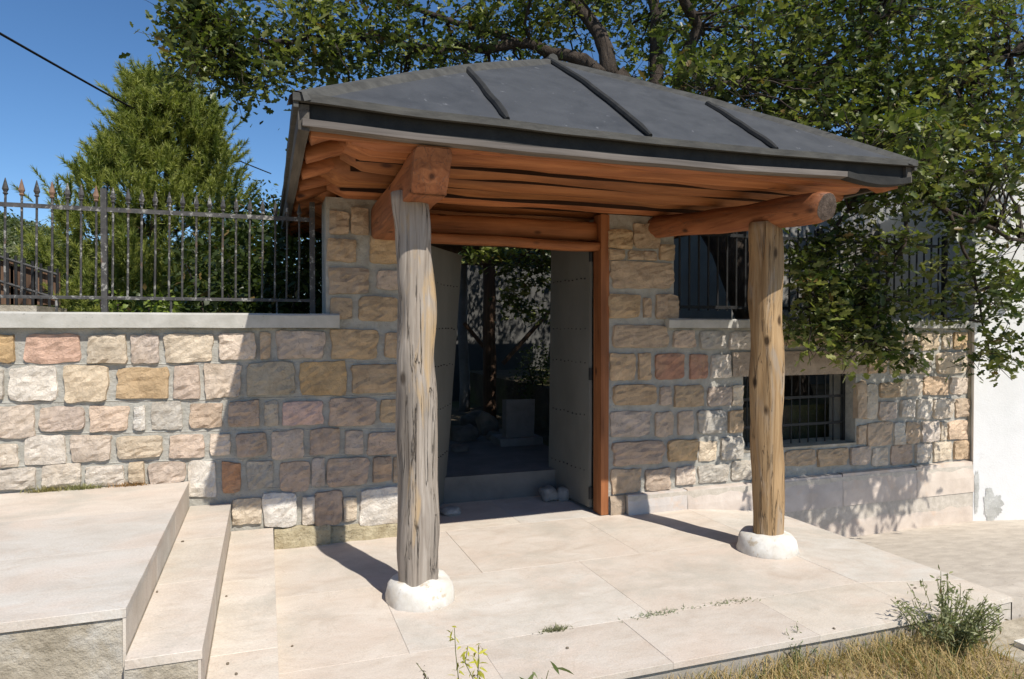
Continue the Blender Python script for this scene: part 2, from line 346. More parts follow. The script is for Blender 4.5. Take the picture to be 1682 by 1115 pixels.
# upper landing and steps on the left
def step(name, x0, x1, y0, y1, z, zb, xsplit, ysplit, nose):
    m = MB().box(x0, x1 - 0.012, y0, y1, zb, z - 0.004)
    st = tag(m.out(name, 'rough_concrete'), kind='structure')
    for a, b in zip(xsplit[:-1], xsplit[1:]):
        for c, d in zip(ysplit[:-1], ysplit[1:]): slab(st, [(a, c), (b, c), (b, d), (a, d)], z, t=0.034)
    # facing slabs on the riser that looks towards +x
    for c, d in zip(ysplit[:-1], ysplit[1:]):
        f = MB().box(x1 - 0.012, x1 - 0.002, c + 0.003, d - 0.003, zb, z - 0.036)
        f.out('riser_slab', 'paving', st, color=random.choice(SLABC))
    return st
step('landing', -7.0, -0.475, 2.80, 4.995, 0.50, -0.7, [-7, -5.4, -3.9, -2.6, -1.55, -0.475], [2.79, 3.55, 4.25, 4.99], 0)
step('step', -0.475, -0.225, 2.74, 4.995, 0.335, -0.7, [-0.472, -0.222], [2.735, 3.5, 4.2, 4.99], 0)
step('step', -0.225, 0.045, 2.2, 4.995, 0.145, -0.7, [-0.222, 0.043], [2.2, 3.1, 4.0, 4.99], 0)

# ramp of pavement on the right, lower than the porch floor
def zr(x, y): return -0.41 + 0.31 * max(0.0, min(1.0, (4.95 - y) / 1.9))
vv = []; ff = []; N = 24
for j in range(N + 1):
    y = 4.96 - 2.1 * j / N
    for i in range(N + 1):
        x = 4.16 + 7.0 * i / N; vv.append((x, y, zr(x, y) + 0.006 * mnoise.noise(Vector((x * 2, y * 2, 0)))))
k0 = len(vv)
for j in range(N):
    for i in range(N):
        a = j * (N + 1) + i; ff.append((a, a + N + 1, a + N + 2, a + 1))
vv += [(4.16 + 7.0 * i / N, 2.86, -0.62) for i in range(N + 1)]
for i in range(N): a = N * (N + 1) + i; ff.append((a, k0 + i, k0 + i + 1, a + 1))
tag(build('side_pavement', vv, ff, mat_generic('pale_worn_pavement', (0.44, 0.385, 0.32), (0.60, 0.535, 0.45), 7, 0.9, 40, 0.5, 0.008, stretch=(1, 1.4, 1), spots=(16, 0.64, (0.31, 0.27, 0.22)))), kind='structure')
fs = MB().box(3.70, 11, 1.9, 2.84, -0.62, -0.215, 0.004)
tag(fs.out('lower_step', 'rough_concrete'), kind='structure')
sb = MB().box(3.80, 4.7, 2.15, 2.60, -0.222, -0.185, 0.003); tag(sb.out('loose_slab', 'white_paint'), 'flat pale slab lying on the lower step beside the kerb', 'slab')
kb = MB()
for k in range(4): kb.box(3.46, 3.675, 2.66 - 0.8 * (k + 1), 2.655 - 0.8 * k, -0.6, -0.20, 0.004)
tag(kb.out('kerb', 'rough_concrete'), kind='structure')

# garden ground behind the wall
gm = MB(); gm.add([(-60, 5.3, 0.2), (1.05, 5.3, 0.2), (1.05, 6.3, 0.2), (2.75, 6.3, 0.2), (2.75, 5.3, 0.2), (3.4, 5.3, 0.2), (3.4, 90, 0.2), (-60, 90, 0.2)], [(0, 1, 2, 3, 4, 5, 6, 7)])
tag(gm.out('garden_ground', 'soil'), kind='structure')
gb = MB().box(3.4, 14, 5.55, 30, -0.3, 0.74); tag(gb.out('raised_bed', 'soil'), kind='structure')
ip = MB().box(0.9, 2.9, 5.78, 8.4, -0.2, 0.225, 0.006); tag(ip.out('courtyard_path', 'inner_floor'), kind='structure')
# hill
vv = []; ff = []; NX, NY = 70, 30
for j in range(NY + 1):
    for i in range(NX + 1):
        x = -160 + 190 * i / NX; y = 24 + 110 * j / NY
        h = 22 * math.exp(-((x + 62) / 52) ** 2) * (1 - math.exp(-((y - 24) / 45) ** 2)) + 1.6 * mnoise.noise(Vector((x * .07, y * .07, 0)))
        vv.append((x, y, 0.1 + max(h, -0.4) * min(1, j / 4)))
for j in range(NY):
    for i in range(NX):
        a = j * (NX + 1) + i; ff.append((a, a + 1, a + NX + 2, a + NX + 1))
tag(build('hill', vv, ff, 'hill', smooth=True), kind='structure')

# ------------------------------------------------------------------ stone walls
P = dict(ochre=(.52, .385, .235), salmon=(.60, .43, .36), cream=(.60, .52, .41), white=(.68, .655, .61), pink=(.56, .465, .395), pinkgrey=(.50, .425, .365), grey=(.48, .455, .41),
         offwhite=(.61, .56, .495), tan=(.47, .37, .27), tano=(.48, .365, .24), red=(.44, .26, .20), brick=(.47, .28, .19), brownpink=(.46, .36, .285), peach=(.58, .46, .355), olive=(.44, .385, .295), pw=(.60, .53, .465))
REG = dict(A=(0, 500, 240 / 836), B=(220, 500, 240 / 836), C=(360, 500, 300 / 836), D=(500, 330, 180 / 836), E=(980, 350, 260 / 1074), F=(980, 600, 260 / 1074), G=(1270, 510, 350 / 1501))
LS = [ # left wall: region, x0, y0, x1, y1, colour
 ('A', -45, 178, 82, 322, 'ochre'), ('A', 150, 172, 455, 328, 'salmon'), ('A', 508, 174, 718, 330, 'cream'), ('A', -100, 370, 18, 540, 'grey'), ('A', 60, 358, 322, 545, 'white'),
 ('A', 378, 355, 615, 550, 'cream'), ('A', 672, 366, 961, 530, 'ochre'), ('A', -60, 585, 195, 755, 'pw'), ('A', 238, 590, 478, 712, 'pink'), ('A', 518, 585, 728, 718, 'pink'),
 ('A', 775, 588, 825, 710, 'white'), ('A', -80, 808, 98, 925, 'offwhite'), ('A', 148, 755, 372, 908, 'offwhite'), ('A', 412, 752, 632, 890, 'pw'), ('A', 678, 757, 924, 870, 'cream'),
 ('A', -50, 945, 200, 1050, 'offwhite'), ('A', 248, 918, 460, 1035, 'offwhite'), ('A', 495, 930, 705, 1028, 'offwhite'), ('A', 745, 905, 822, 1010, 'cream'),
 ('B', -10, 178, 140, 330, 'pinkgrey'), ('B', 182, 174, 448, 325, 'cream'), ('B', 495, 168, 690, 310, 'pw'), ('B', 728, 165, 775, 305, 'tan'), ('B', 232, 355, 372, 538, 'pink'),
 ('B', 410, 345, 608, 530, 'pw'), ('B', 105, 560, 268, 712, 'grey'), ('B', 325, 570, 500, 700, 'peach'), ('B', 548, 555, 712, 692, 'brownpink'), ('B', 752, 555, 820, 690, 'grey'),
 ('B', 208, 752, 398, 870, 'pink'), ('B', 440, 745, 548, 855, 'pw'), ('B', 590, 740, 755, 862, 'brownpink'), ('B', 95, 910, 290, 1015, 'pinkgrey'), ('B', 318, 900, 462, 1100, 'white'),
 ('B', 510, 905, 605, 1075, 'brick'), ('B', 655, 895, 790, 1050, 'grey'),
 ('C', 265, 122, 478, 245, 'pinkgrey'), ('C', 515, 115, 722, 245, 'tano'), ('C', 760, 128, 900, 240, 'tan'), ('C', 130, 265, 340, 408, 'olive'), ('C', 372, 265, 580, 410, 'ochre'),
 ('C', 610, 280, 850, 398, 'tan'), ('C', 292, 448, 470, 545, 'salmon'), ('C', 505, 430, 715, 550, 'brownpink'), ('C', 740, 435, 900, 535, 'tano'), ('C', 245, 578, 382, 702, 'pinkgrey'),
 ('C', 420, 570, 545, 682, 'brownpink'), ('C', 580, 580, 655, 682, 'pinkgrey'), ('C', 680, 585, 880, 680, 'brownpink'), ('C', 282, 722, 412, 850, 'brownpink'), ('C', 428, 705, 480, 825, 'pinkgrey'),
 ('C', 498, 705, 680, 822, 'brownpink'), ('C', 705, 700, 785, 805, 'brownpink'), ('C', 800, 700, 900, 805, 'tan'), ('C', 65, 890, 190, 1000, 'cream'), ('C', 205, 862, 352, 1010, 'white'),
 ('C', 385, 880, 432, 1000, 'offwhite'), ('C', 440, 855, 560, 1000, 'brownpink'), ('C', 572, 885, 626, 985, 'cream'), ('C', 640, 838, 930, 998, 'white'),
 ('D', 195, 90, 335, 250, 'tan'), ('D', 360, 60, 480, 250, 'tan'), ('D', 180, 295, 385, 455, 'tan'), ('D', 505, 275, 760, 470, 'tano'), ('D', 190, 515, 485, 700, 'tan'), ('D', 560, 540, 800, 670, 'pinkgrey'),
 ('D', 200, 745, 360, 895, 'tano'), ('D', 420, 735, 700, 910, 'tano'), ('D', 740, 735, 930, 910, 'tan'), ('D', 790, 275, 930, 470, 'tan')]
RS = [
 ('E', 78, 115, 228, 235, 'tano'), ('E', 80, 255, 180, 312, 'tan'), ('E', 215, 262, 400, 312, 'tan'), ('E', 425, 218, 518, 315, 'tan'), ('E', 250, 80, 420, 235, 'tan'), ('E', 95, 335, 520, 505, 'tan'),
 ('E', 80, 555, 285, 705, 'tano'), ('E', 318, 580, 360, 702, 'tan'), ('E', 405, 555, 538, 712, 'tan'), ('E', 105, 765, 480, 905, 'tan'), ('E', 522, 800, 658, 905, 'pinkgrey'), ('E', 700, 805, 865, 915, 'grey'),
 ('E', 900, 808, 1050, 920, 'offwhite'), ('E', 92, 955, 250, 1130, 'tan'), ('E', 285, 950, 360, 1125, 'tan'), ('E', 400, 955, 590, 1122, 'red'), ('E', 632, 960, 745, 1120, 'red'), ('E', 775, 960, 900, 1115, 'offwhite'),
 ('E', 930, 965, 1100, 1085, 'cream'),
 ('F', 112, 135, 400, 265, 'tan'), ('F', 430, 148, 495, 265, 'pinkgrey'), ('F', 525, 138, 718, 275, 'tano'), ('F', 752, 148, 905, 270, 'pinkgrey'), ('F', 918, 138, 982, 270, 'cream'),
 ('F', 95, 315, 358, 475, 'pinkgrey'), ('F', 398, 318, 512, 475, 'pinkgrey'), ('F', 550, 310, 650, 468, 'pinkgrey'), ('F', 685, 305, 860, 455, 'grey'), ('F', 893, 308, 982, 450, 'tano'),
 ('F', 110, 520, 445, 665, 'brownpink'), ('F', 485, 508, 675, 640, 'ochre'), ('F', 695, 520, 805, 640, 'cream'), ('F', 842, 488, 982, 630, 'grey'), ('F', 98, 705, 292, 860, 'tan'),
 ('F', 330, 705, 490, 838, 'pinkgrey'), ('F', 540, 690, 655, 800, 'pw'), ('F', 690, 680, 885, 785, 'grey'), ('F', 915, 650, 1050, 770, 'grey'), ('F', 1070, 640, 1240, 760, 'tan'),
 ('G', 80, 160, 250, 240, 'tan'), ('G', 280, 160, 420, 240, 'cream'), ('G', 445, 160, 600, 240, 'tan'), ('G', 625, 160, 760, 268, 'tan'), ('G', 790, 162, 900, 268, 'cream'), ('G', 928, 165, 1000, 268, 'cream'),
 ('G', 1042, 158, 1155, 275, 'cream'), ('G', 1188, 160, 1242, 265, 'cream'), ('G', 1268, 158, 1355, 268, 'ochre'), ('G', 662, 290, 795, 440, 'tan'), ('G', 822, 305, 965, 440, 'cream'), ('G', 990, 315, 1108, 440, 'offwhite'),
 ('G', 1150, 295, 1358, 438, 'cream'), ('G', 583, 500, 640, 755, 'tan'), ('G', 652, 520, 722, 762, 'grey'), ('G', 748, 512, 870, 605, 'tano'), ('G', 882, 488, 920, 598, 'cream'), ('G', 938, 485, 1032, 598, 'offwhite'),
 ('G', 1056, 470, 1222, 592, 'peach'), ('G', 1242, 475, 1366, 585, 'pw'), ('G', 738, 642, 852, 762, 'pinkgrey'), ('G', 893, 628, 985, 745, 'offwhite'), ('G', 1010, 622, 1106, 758, 'white'), ('G', 1122, 622, 1258, 752, 'offwhite'),
 ('G', 1280, 622, 1366, 742, 'tan'), ('G', 590, 812, 646, 935, 'tan'), ('G', 656, 792, 830, 945, 'tan'), ('G', 846, 792, 918, 938, 'grey'), ('G', 934, 788, 1018, 930, 'tan'), ('G', 1040, 782, 1160, 918, 'pw'),
 ('G', 1176, 788, 1210, 908, 'cream'), ('G', 1228, 778, 1366, 902, 'peach'), ('G', 80, 985, 290, 1085, 'tan'), ('G', 310, 975, 515, 1085, 'tan'), ('G', 540, 962, 675, 1078, 'pinkgrey'), ('G', 695, 970, 800, 1085, 'offwhite'),
 ('G', 828, 950, 966, 1075, 'brownpink'), ('G', 1000, 942, 1102, 1062, 'offwhite'), ('G', 1124, 928, 1246, 1052, 'cream'), ('G', 1268, 918, 1370, 1042, 'tan')]
def stone_mesh(x0, x1, z0, z1, y, H, seed):
    wide = (x1 - x0) > 0.15
    us = [-1, -.95, -.72, -.42, -.14, .14, .42, .72, .95, 1] if wide else [-1, -.9, -.35, .35, .9, 1]
    ss = [-1, -.94, -.68, -.4, -.13, .13, .4, .68, .94, 1]
    nx, nz = len(us), len(ss)
    cx, cz = (x0 + x1) / 2, (z0 + z1) / 2; hx, hz = (x1 - x0) / 2 + 0.010, (z1 - z0) / 2 + 0.010
    v = []; f = []; rr = random.Random(seed); pe = rr.uniform(7.0, 20.0)
    tilt = rr.uniform(-0.35, 0.35); tilz = rr.uniform(-0.35, 0.35); skew = rr.uniform(-.05, .05)
    for s in ss:
        for u in us:
            m = max(abs(u), abs(s)); r = (abs(u) ** pe + abs(s) ** pe) ** (1 / pe)
            a, b = u * m / r, s * m / r
            X = cx + hx * (a * (1 + skew * b) + 0.085 * m * mnoise.noise(Vector((a * 1.6 + seed * 3.1, b * 1.6, seed * .7))) + 0.05 * m * mnoise.noise(Vector((a * 4 + seed, b * 4, 2.2))))
            Z = cz + hz * (b * (1 - skew * a) + 0.10 * m * mnoise.noise(Vector((a * 1.6 + seed, b * 1.6, 9.1))) + 0.06 * m * mnoise.noise(Vector((a * 5 + seed, b * 5, 5.2))))
            if m > 0.99: D = -0.025
            else:
                D = H * (0.62 + 0.38 * (1 - m ** 4)) + H * (tilt * u + tilz * s) * .6
                D += 0.016 * abs(mnoise.noise(Vector((X * 13, seed, Z * 13)))) + 0.012 * mnoise.noise(Vector((X * 27, seed, Z * 27))) + rr.uniform(-.004, .004)
            v.append((X, y - D, Z))
    for j in range(nz - 1):
        for i in range(nx - 1):
            a = j * nx + i; f.append((a, a + 1, a + nx + 1, a + nx))
    return v, f, (cx, y, cz)
def stones(parent, lst, y=5.0):
    for k, (rg, x0, y0, x1, y1, c) in enumerate(lst):
        ox, oy, s = REG[rg]
        ax, az1 = onwall(ox + x0 * s, oy + (y0 + y1) / 2 * s); bx, _ = onwall(ox + x1 * s, oy + (y0 + y1) / 2 * s)
        _, zt = onwall(ox + (x0 + x1) / 2 * s, oy + y0 * s); _, zb = onwall(ox + (x0 + x1) / 2 * s, oy + y1 * s)
        v, f, og = stone_mesh(ax, bx, zb, zt, y, random.uniform(0.016, 0.036), k + (1000 if parent is wr else 0))
        cc = P[c]; j = random.uniform(0.90, 1.10); jj = random.uniform(-0.02, 0.02)
        build('stone', v, f, 'stone', parent, smooth=False, origin=og, color=(cc[0] * j * 1.16 + jj, cc[1] * j * 1.10, cc[2] * j * 1.02 - jj))
def fill_stones(parent, x0, x1, z0, z1, rows, seed):   # wall outside the photograph's frame
    r = random.Random(seed); dz = (z1 - z0) / rows
    for j in range(rows):
        x = x0
        while x < x1 - 0.12:
            wd = min(r.uniform(0.2, 0.42), x1 - x)
            v, f, og = stone_mesh(x + .015, x + wd - .015, z0 + j * dz + .015, z0 + (j + 1) * dz - .015, 5.0, r.uniform(.016, .036), r.randint(0, 9999))
            cc = P[r.choice(['cream', 'pink', 'pw', 'offwhite', 'ochre', 'pinkgrey', 'white'])]
            build('stone', v, f, 'stone', parent, smooth=True, origin=og, color=cc); x += wd
def mortar_face(parent, boxes):
    m = MB()
    for b in boxes: m.box(*b)
    return m.out('mortar_core', 'mortar', parent)
wl = thing('stone_wall', 'coursed pink and cream stone wall with concrete coping beside the steps', 'wall', (-2, 5.0, 0))
mortar_face(wl, [(-7.5, 0.40, 5.0, 5.32, -0.5, 1.505), (0.40, 1.045, 5.0, 5.36, -0.5, 2.42)])
wr = thing('stone_wall', 'coursed tan stone wall with barred window and coping beneath hanging oak leaves', 'wall', (4.5, 5.0, -0.4))
mortar_face(wr, [(2.60, 3.205, 5.0, 5.36, -0.6, 2.42), (3.205, 3.905, 5.0, 5.32, -0.6, 1.505), (3.905, 5.165, 5.0, 5.32, -0.6, 0.43), (3.905, 5.165, 5.0, 5.32, 1.30, 1.505), (5.165, 6.62, 5.0, 5.32, -0.6, 1.505)])
stones(wl, LS); stones(wr, RS)
fill_stones(wl, -7.4, -1.66, 0.5, 1.45, 5, 3)
# coursing lines struck in the mortar: thin raised ribbons between courses
rb = MB()
def ribbon(px0, py0, px1, py1):
    n = 14; pts = []
    for i in range(n + 1):
        q = i / n; x, z = onwall(px0 + (px1 - px0) * q, py0 + (py1 - py0) * q); pts.append((x, z + wob(px0 + py0, q * 6, 0.006)))
    for (xa, za), (xb, zb) in zip(pts[:-1], pts[1:]):
        rb.add([(xa, 5.001, za - .008), (xb, 5.001, zb - .008), (xb, 4.996, zb), (xa, 4.996, za), (xa, 5.001, za + .008), (xb, 5.001, zb + .008)], [(0, 1, 2, 3), (3, 2, 5, 4)])
for a in ((0, 598, 330, 597), (330, 597, 650, 593), (0, 661, 300, 657), (300, 657, 650, 648), (0, 720, 60, 719), (60, 712, 340, 708), (340, 707, 655, 704), (0, 768, 240, 758), (240, 758, 440, 753), (440, 751, 660, 748), (440, 802, 660, 797)): ribbon(*a)
rb.out('pointing_line', 'mortar', wl)
# copings
def coping(parent, x0, x1, z0, z1):
    n = int((x1 - x0) / 0.12) + 1; v = []; f = []
    for i in range(n + 1):
        x = x0 + (x1 - x0) * i / n; j = lambda s: 0.004 * mnoise.noise(Vector((x * 3, s, 1)))
        v += [(x, 4.935 + j(1), z0 + j(2)), (x, 4.930 + j(3), z1 - 0.012 + j(4)), (x, 4.942 + j(5), z1 + j(6)), (x, 5.38, z1 + j(7)), (x, 5.38, z0)]
    for i in range(n):
        for k in range(5): a = i * 5 + k; b = i * 5 + (k + 1) % 5; f.append((a, a + 5, b + 5, b))
    f += [(0, 1, 2, 3, 4), tuple(n * 5 + k for k in (4, 3, 2, 1, 0))]
    build('coping', v, f, 'coping', parent)
coping(wl, -7.5, 0.485, 1.507, 1.604); coping(wr, 3.12, 6.60, 1.507, 1.585)
# footing of rubble concrete under the left wall
def rough_box(name, x0, x1, y0, y1, z0, z1, mat, parent, seed, step=0.05, amp=0.02, topslope=0.0, color=None):
    nx = max(2, int((x1 - x0) / step)); nz = max(2, int((z1 - z0) / step)); v = []; f = []
    for j in range(nz + 2):
        for i in range(nx + 1):
            x = x0 + (x1 - x0) * i / nx
            if j <= nz: z = z0 + (z1 - z0) * j / nz; y = y0 + amp * mnoise.noise(Vector((x * 8, z * 8, seed))) + (0.012 if j == nz else 0); z += (amp * 0.8 * mnoise.noise(Vector((x * 7, 3, seed))) if j == nz else 0)
            else: z = z1 + topslope + amp * 0.4 * mnoise.noise(Vector((x * 7, 3, seed))); y = y1
            v.append((x, y, z))
    for j in range(nz + 1):
        for i in range(nx): a = j * (nx + 1) + i; f.append((a, a + 1, a + nx + 2, a + nx + 1))
    return build(name, v, f, mat, parent, smooth=False, color=color)
rough_box('footing', 0.05, 0.42, 4.955, 5.01, -0.02, 0.135, 'yellow_concrete', wl, 3, 0.03, 0.022)
rough_box('footing', 0.42, 1.12, 4.975, 5.01, -0.02, 0.115, 'yellow_concrete', wl, 5, 0.03, 0.018)
# plinth under the right wall
for (a, b, z0, z1, c) in ((2.74, 3.30, -0.05, 0.158, (.96, .99, 1.03)), (3.30, 4.02, -0.09, 0.162, (1, .98, .97)), (4.02, 4.95, -0.115, 0.172, (.97, .96, .97)), (4.95, 5.85, -0.115, 0.177, (1.02, .98, .95)), (5.85, 6.66, -0.115, 0.182, (1.06, 1.02, .97)),
                          (3.7, 4.6, -0.45, -0.118, (.95, .95, .96)), (4.6, 5.6, -0.45, -0.118, (1, .98, .95)), (5.6, 6.66, -0.45, -0.118, (1.05, 1.02, .98))):
    pr = 0.075 if z1 > 0 else 0.07
    rough_box('plinth_slab', a + 0.003, b - 0.003, 5.0 - pr, 5.005, z0, z1, 'plinth', wr, a, 0.12, 0.005, 0.004, color=c)
MB().box(2.75, 6.655, 4.932, 4.999, -0.46, 0.15).out('plinth_core', 'grout', wr)
rough_box('corner_stone', 2.605, 2.735, 4.965, 5.01, -0.02, 0.15, 'stone', wr, 8, 0.04, 0.01, color=P['tan'])
# lintel and sill
x0, z0 = onwall(1200, 617); x1, _ = onwall(1419, 616)
rough_box('lintel', x0, x1, 4.965, 5.02, 1.088, 1.30, 'stone', wr, 4, 0.1, 0.004, color=(.46, .37, .29))
MB().box(x0 + .02, x1 - .02, 5.018, 5.31, 1.09, 1.298).out('lintel_core', 'mortar', wr)
MB().box(3.90, 5.17, 4.99, 5.315, 0.428, 0.448, 0.004).out('sill', 'rough_concrete', wr)
# end pier strip (dark vertical gap between wall and white house)
MB().box(6.602, 6.64, 4.985, 5.3, 0.18, 1.5).out('end_strip', 'rough_concrete', wr)

# window grille
wg = thing('window_grille', 'black iron bars set in the low window of the tan wall', 'window bars', (4.5, 5.12, 0.44))
def bar(name, p0, p1, r, parent, mat='dark_iron', seg=6): return MB().tube([p0, p1], r, seg).out(name, mat, parent)
for k in range(13):
    x = 3.96 + k * 0.098; bar('bar', (x, 5.14, 0.44), (x + random.uniform(-.006, .006), 5.14, 1.09), 0.0065, wg)
for z in (0.62, 0.87): MB().box(3.905, 5.165, 5.125, 5.133, z - 0.012, z + 0.012).out('rail', 'dark_iron', wg)
for a in (3.907, 5.135): MB().box(a, a + .028, 5.12, 5.15, 0.449, 1.085).out('frame_bar', 'dark_iron', wg)

# ------------------------------------------------------------------ fences
fn = thing('iron_fence', 'peeling grey iron fence with spear tips on the wall beside the pine', 'fence', (-1.5, 5.15, 1.605))
def picket(x, parent, zt, zb, mat, lean=0.0, tip=True, rusty=None):
    m = MB().tube([(x + lean, 5.15, zb), (x + lean * 0.4 + random.uniform(-.003, .003), 5.15, (zb + zt) / 2), (x, 5.15, zt)], 0.0072, 6)
    o = m.out('picket', mat, parent)
    if tip:
        t = MB(); n = 6; prof = [(0.0, 0.009), (0.008, 0.016), (0.016, 0.010), (0.035, 0.019), (0.06, 0.013), (0.105, 0.002)]
        t.tube([(x, 5.15, zt - 0.002 + h) for h, r in prof], [r for h, r in prof], n).out('spear_tip', rusty or mat, o)
M['rust'] = mat_generic('rusty_iron', (0.15, 0.085, 0.055), (0.27, 0.17, 0.115), 40, 0.85, 90, 0.6, 0.003)
tops = [22, 90, 153, 217, 281, 338, 400, 470, 533, 590, 646, 705, 760, 817, 872, 928, 983, 1040, 1093, 1146, 1195, 1245]
for k, t in enumerate(tops):
    x = on(t * .3946, 300, 1, 5.15)[0]; zt = 2.34 - 0.0025 * k
    picket(x, fn, zt, 1.70, 'iron', lean=-0.008, rusty='rust' if k in (1, 3, 6) else None)
for k in range(1, 44):
    x = on(22 * .3946, 300, 1, 5.15)[0] - 0.093 * k
    if k < 26: picket(x, fn, 2.34, 1.70, 'iron', lean=-0.006)
xp = on(432 * .3946, 300, 1, 5.15)[0]
MB().box(xp - 0.017, xp + 0.017, 5.13, 5.17, 1.60, 2.41).out('post', 'iron', fn)
MB().box(0.30, 0.335, 5.13, 5.17, 1.60, 2.40).out('post', 'iron', fn)
MB().box(-3.99, 0.33, 5.138, 5.147, 2.262, 2.290, 0.003).out('rail', 'iron', fn)
MB().box(-3.99, 0.33, 5.138, 5.147, 1.692, 1.712, 0.003).out('rail', 'iron', fn)
for px in (93, 281, 455): x = on(px, 505, 1, 5.15)[0]; bar('foot', (x, 5.15, 1.60), (x, 5.15, 1.70), 0.008, fn, 'iron')
fr = thing('iron_fence', 'dark iron fence of plain bars on the tan wall behind hanging leaves', 'fence', (4.9, 5.18, 1.585))
for k in range(34):
    x = 3.28 + k * 0.098; bar('picket', (x, 5.18, 1.66), (x, 5.18, 2.42), 0.009, fr)
for z in (1.69, 2.33): MB().box(3.21, 6.55, 5.165, 5.178, z - .014, z + .014).out('rail', 'dark_iron', fr)
for x in (3.23, 4.9, 6.5): MB().box(x - .02, x + .02, 5.16, 5.20, 1.58, 2.44).out('post', 'dark_iron', fr)

# ------------------------------------------------------------------ gate canopy
pc = thing('gate_canopy', 'timber gate canopy with dark hipped sheet roof over the entrance', 'canopy', (2.0, 4.0, 0))
def timber(name, p0, p1, hw0, hw1, hh0, hh1, mat, parent=pc, caps=(False, False), **k):
    rake = k.pop('rake', 0.0); endmat = k.pop('endmat', 'cut_wood')
    v, f = log_mesh(p0, p1, hw0, hw1, hh0, hh1, **k)
    if rake:
        sg = k.get('seg', 20); top = max(q.z for q in v[:2 * sg])
        for i in range(2 * sg):
            h_ = max(0.0, (top - v[i].z) / (2 * hh0)); v[i] = v[i] + Vector((0, rake * h_ * (1.0 if i < sg else 0.6), 0))
    o = build(name, v, f, mat, parent, smooth=True)
    sg = k.get('seg', 20)
    if caps[0]: end_cap(v, f, 'end_grain', o, True, mat=endmat, seg=sg)
    if caps[1]: end_cap(v, f, 'end_grain', o, False, seg=sg)
    return o
# posts
lp = timber('post', (0.803, 3.79, 0.07), (0.764, 3.80, 2.245), 0.109, 0.099, 0.109, 0.099, 'grey_post', expo=2.5, seg=28, rings=44, amp=0.024, dents=0.026, seed=2, upref=(0, 1, 0))
lp['label'] = 'grey weathered post'
rp = timber('post', (3.20, 3.84, 0.04), (3.155, 3.82, 2.21), 0.102, 0.100, 0.102, 0.100, 'tan_post', expo=2.1, seg=28, rings=44, amp=0.024, dents=0.022, seed=9, upref=(0, 1, 0))
rp['label'] = 'golden brown post'
def post_base(x, y, z, r, h, seed):
    v = []; f = []; seg, rg = 36, [(1.04, -0.05), (1.06, 0.0), (1.03, 0.35), (0.97, 0.72), (0.86, 0.95), (0.6, 1.03), (0.0, 1.05)]
    for (k, q) in rg:
        for i in range(seg):
            a = 2 * math.pi * i / seg; n_ = mnoise.noise(Vector((math.cos(a) * 1.3 + seed, math.sin(a) * 1.3, q * 1.2))) * 0.08 + mnoise.noise(Vector((math.cos(a) * 4 + seed, math.sin(a) * 4, q * 3))) * 0.035
            rr = r * k * (1 + n_); v.append((x + rr * math.cos(a), y + rr * math.sin(a), z + h * q * (1 + 0.14 * mnoise.noise(Vector((math.cos(a) * 1.5, seed, math.sin(a) * 1.5))))))
    for j in range(len(rg) - 1):
        for i in range(seg): a = j * seg + i; b = j * seg + (i + 1) % seg; f.append((a, b, b + seg, a + seg))
    build('post_base', v, f, 'white_paint', pc, smooth=True)
post_base(0.803, 3.79, 0.0, 0.182, 0.125, 1); post_base(3.20, 3.84, -0.005, 0.19, 0.125, 4)
# beams over the posts
timber('beam', (0.79, 3.37, 2.295), (0.815, 5.03, 2.245), 0.098, 0.098, 0.108, 0.115, 'wood_y', caps=(True, False), expo=9, seg=32, amp=0.010, dents=0.008, seed=21, ends=(0.98, 1), rake=0.13, endmat='wood_y')
timber('beam', (3.235, 3.34, 2.235), (3.03, 5.03, 2.33), 0.098, 0.085, 0.098, 0.085, 'wood_y', caps=(True, False), expo=2.0, seg=20, amp=0.012, dents=0.012, seed=23, ends=(0.86, 1), rake=0.05, endmat='dark_end')
# broad ceiling logs laid across the beams
yb_ = [3.40, 3.55, 3.76, 3.96, 4.22, 4.49, 4.83, 5.08, 5.36, 5.66, 5.95, 6.25, 6.55, 6.85, 7.1]
for k, (a, b) in enumerate(zip(yb_[:-1], yb_[1:])):
    hw = (b - a) / 2; hh = (.05, .075, .10)[min(k, 2)] * random.uniform(.94, 1.06) if k < 3 else hw * random.uniform(.86, .98); z = 2.412 + hh + random.uniform(-.008, .014)
    yc = (a + b) / 2; sk = random.uniform(-.025, .025) if k else 0
    o = timber('ceiling_log', (0.30 + random.uniform(0, 0.12), yc - sk, z + random.uniform(-.01, .01)), (3.74, yc + sk, z + random.uniform(-.012, .012)), hw * .99, hw * .90, hh, hh * .92, 'wood_x',
               expo=2.0, seg=20, rings=28, amp=0.022, dents=0.012, seed=40 + k, ends=(0.55, 0.7))
    t_ = random.choice((1.2, 1.05, .95, .8)) if k else 1.1; o.color = (t_, t_ * random.uniform(.94, 1.06), t_ * random.uniform(.9, 1.1), 1)
# near-black strips added between the logs, painting in the shade of the gaps
M['gap_shade'] = mat_wood('painted_gap_shade', (0.035, 0.016, 0.009), (0.06, 0.028, 0.015), 0, (0.018, 0.009, 0.005), 0.9, False, 0.6)
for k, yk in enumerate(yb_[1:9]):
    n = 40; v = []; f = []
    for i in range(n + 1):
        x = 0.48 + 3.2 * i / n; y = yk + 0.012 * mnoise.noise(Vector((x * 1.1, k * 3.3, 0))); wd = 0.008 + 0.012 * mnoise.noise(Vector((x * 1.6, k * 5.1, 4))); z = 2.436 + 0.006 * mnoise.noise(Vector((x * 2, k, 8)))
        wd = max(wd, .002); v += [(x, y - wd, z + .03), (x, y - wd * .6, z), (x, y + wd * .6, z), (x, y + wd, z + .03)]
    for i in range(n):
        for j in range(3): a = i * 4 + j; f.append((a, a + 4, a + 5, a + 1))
    build('gap_shade_strip', v, f, 'gap_shade', pc)
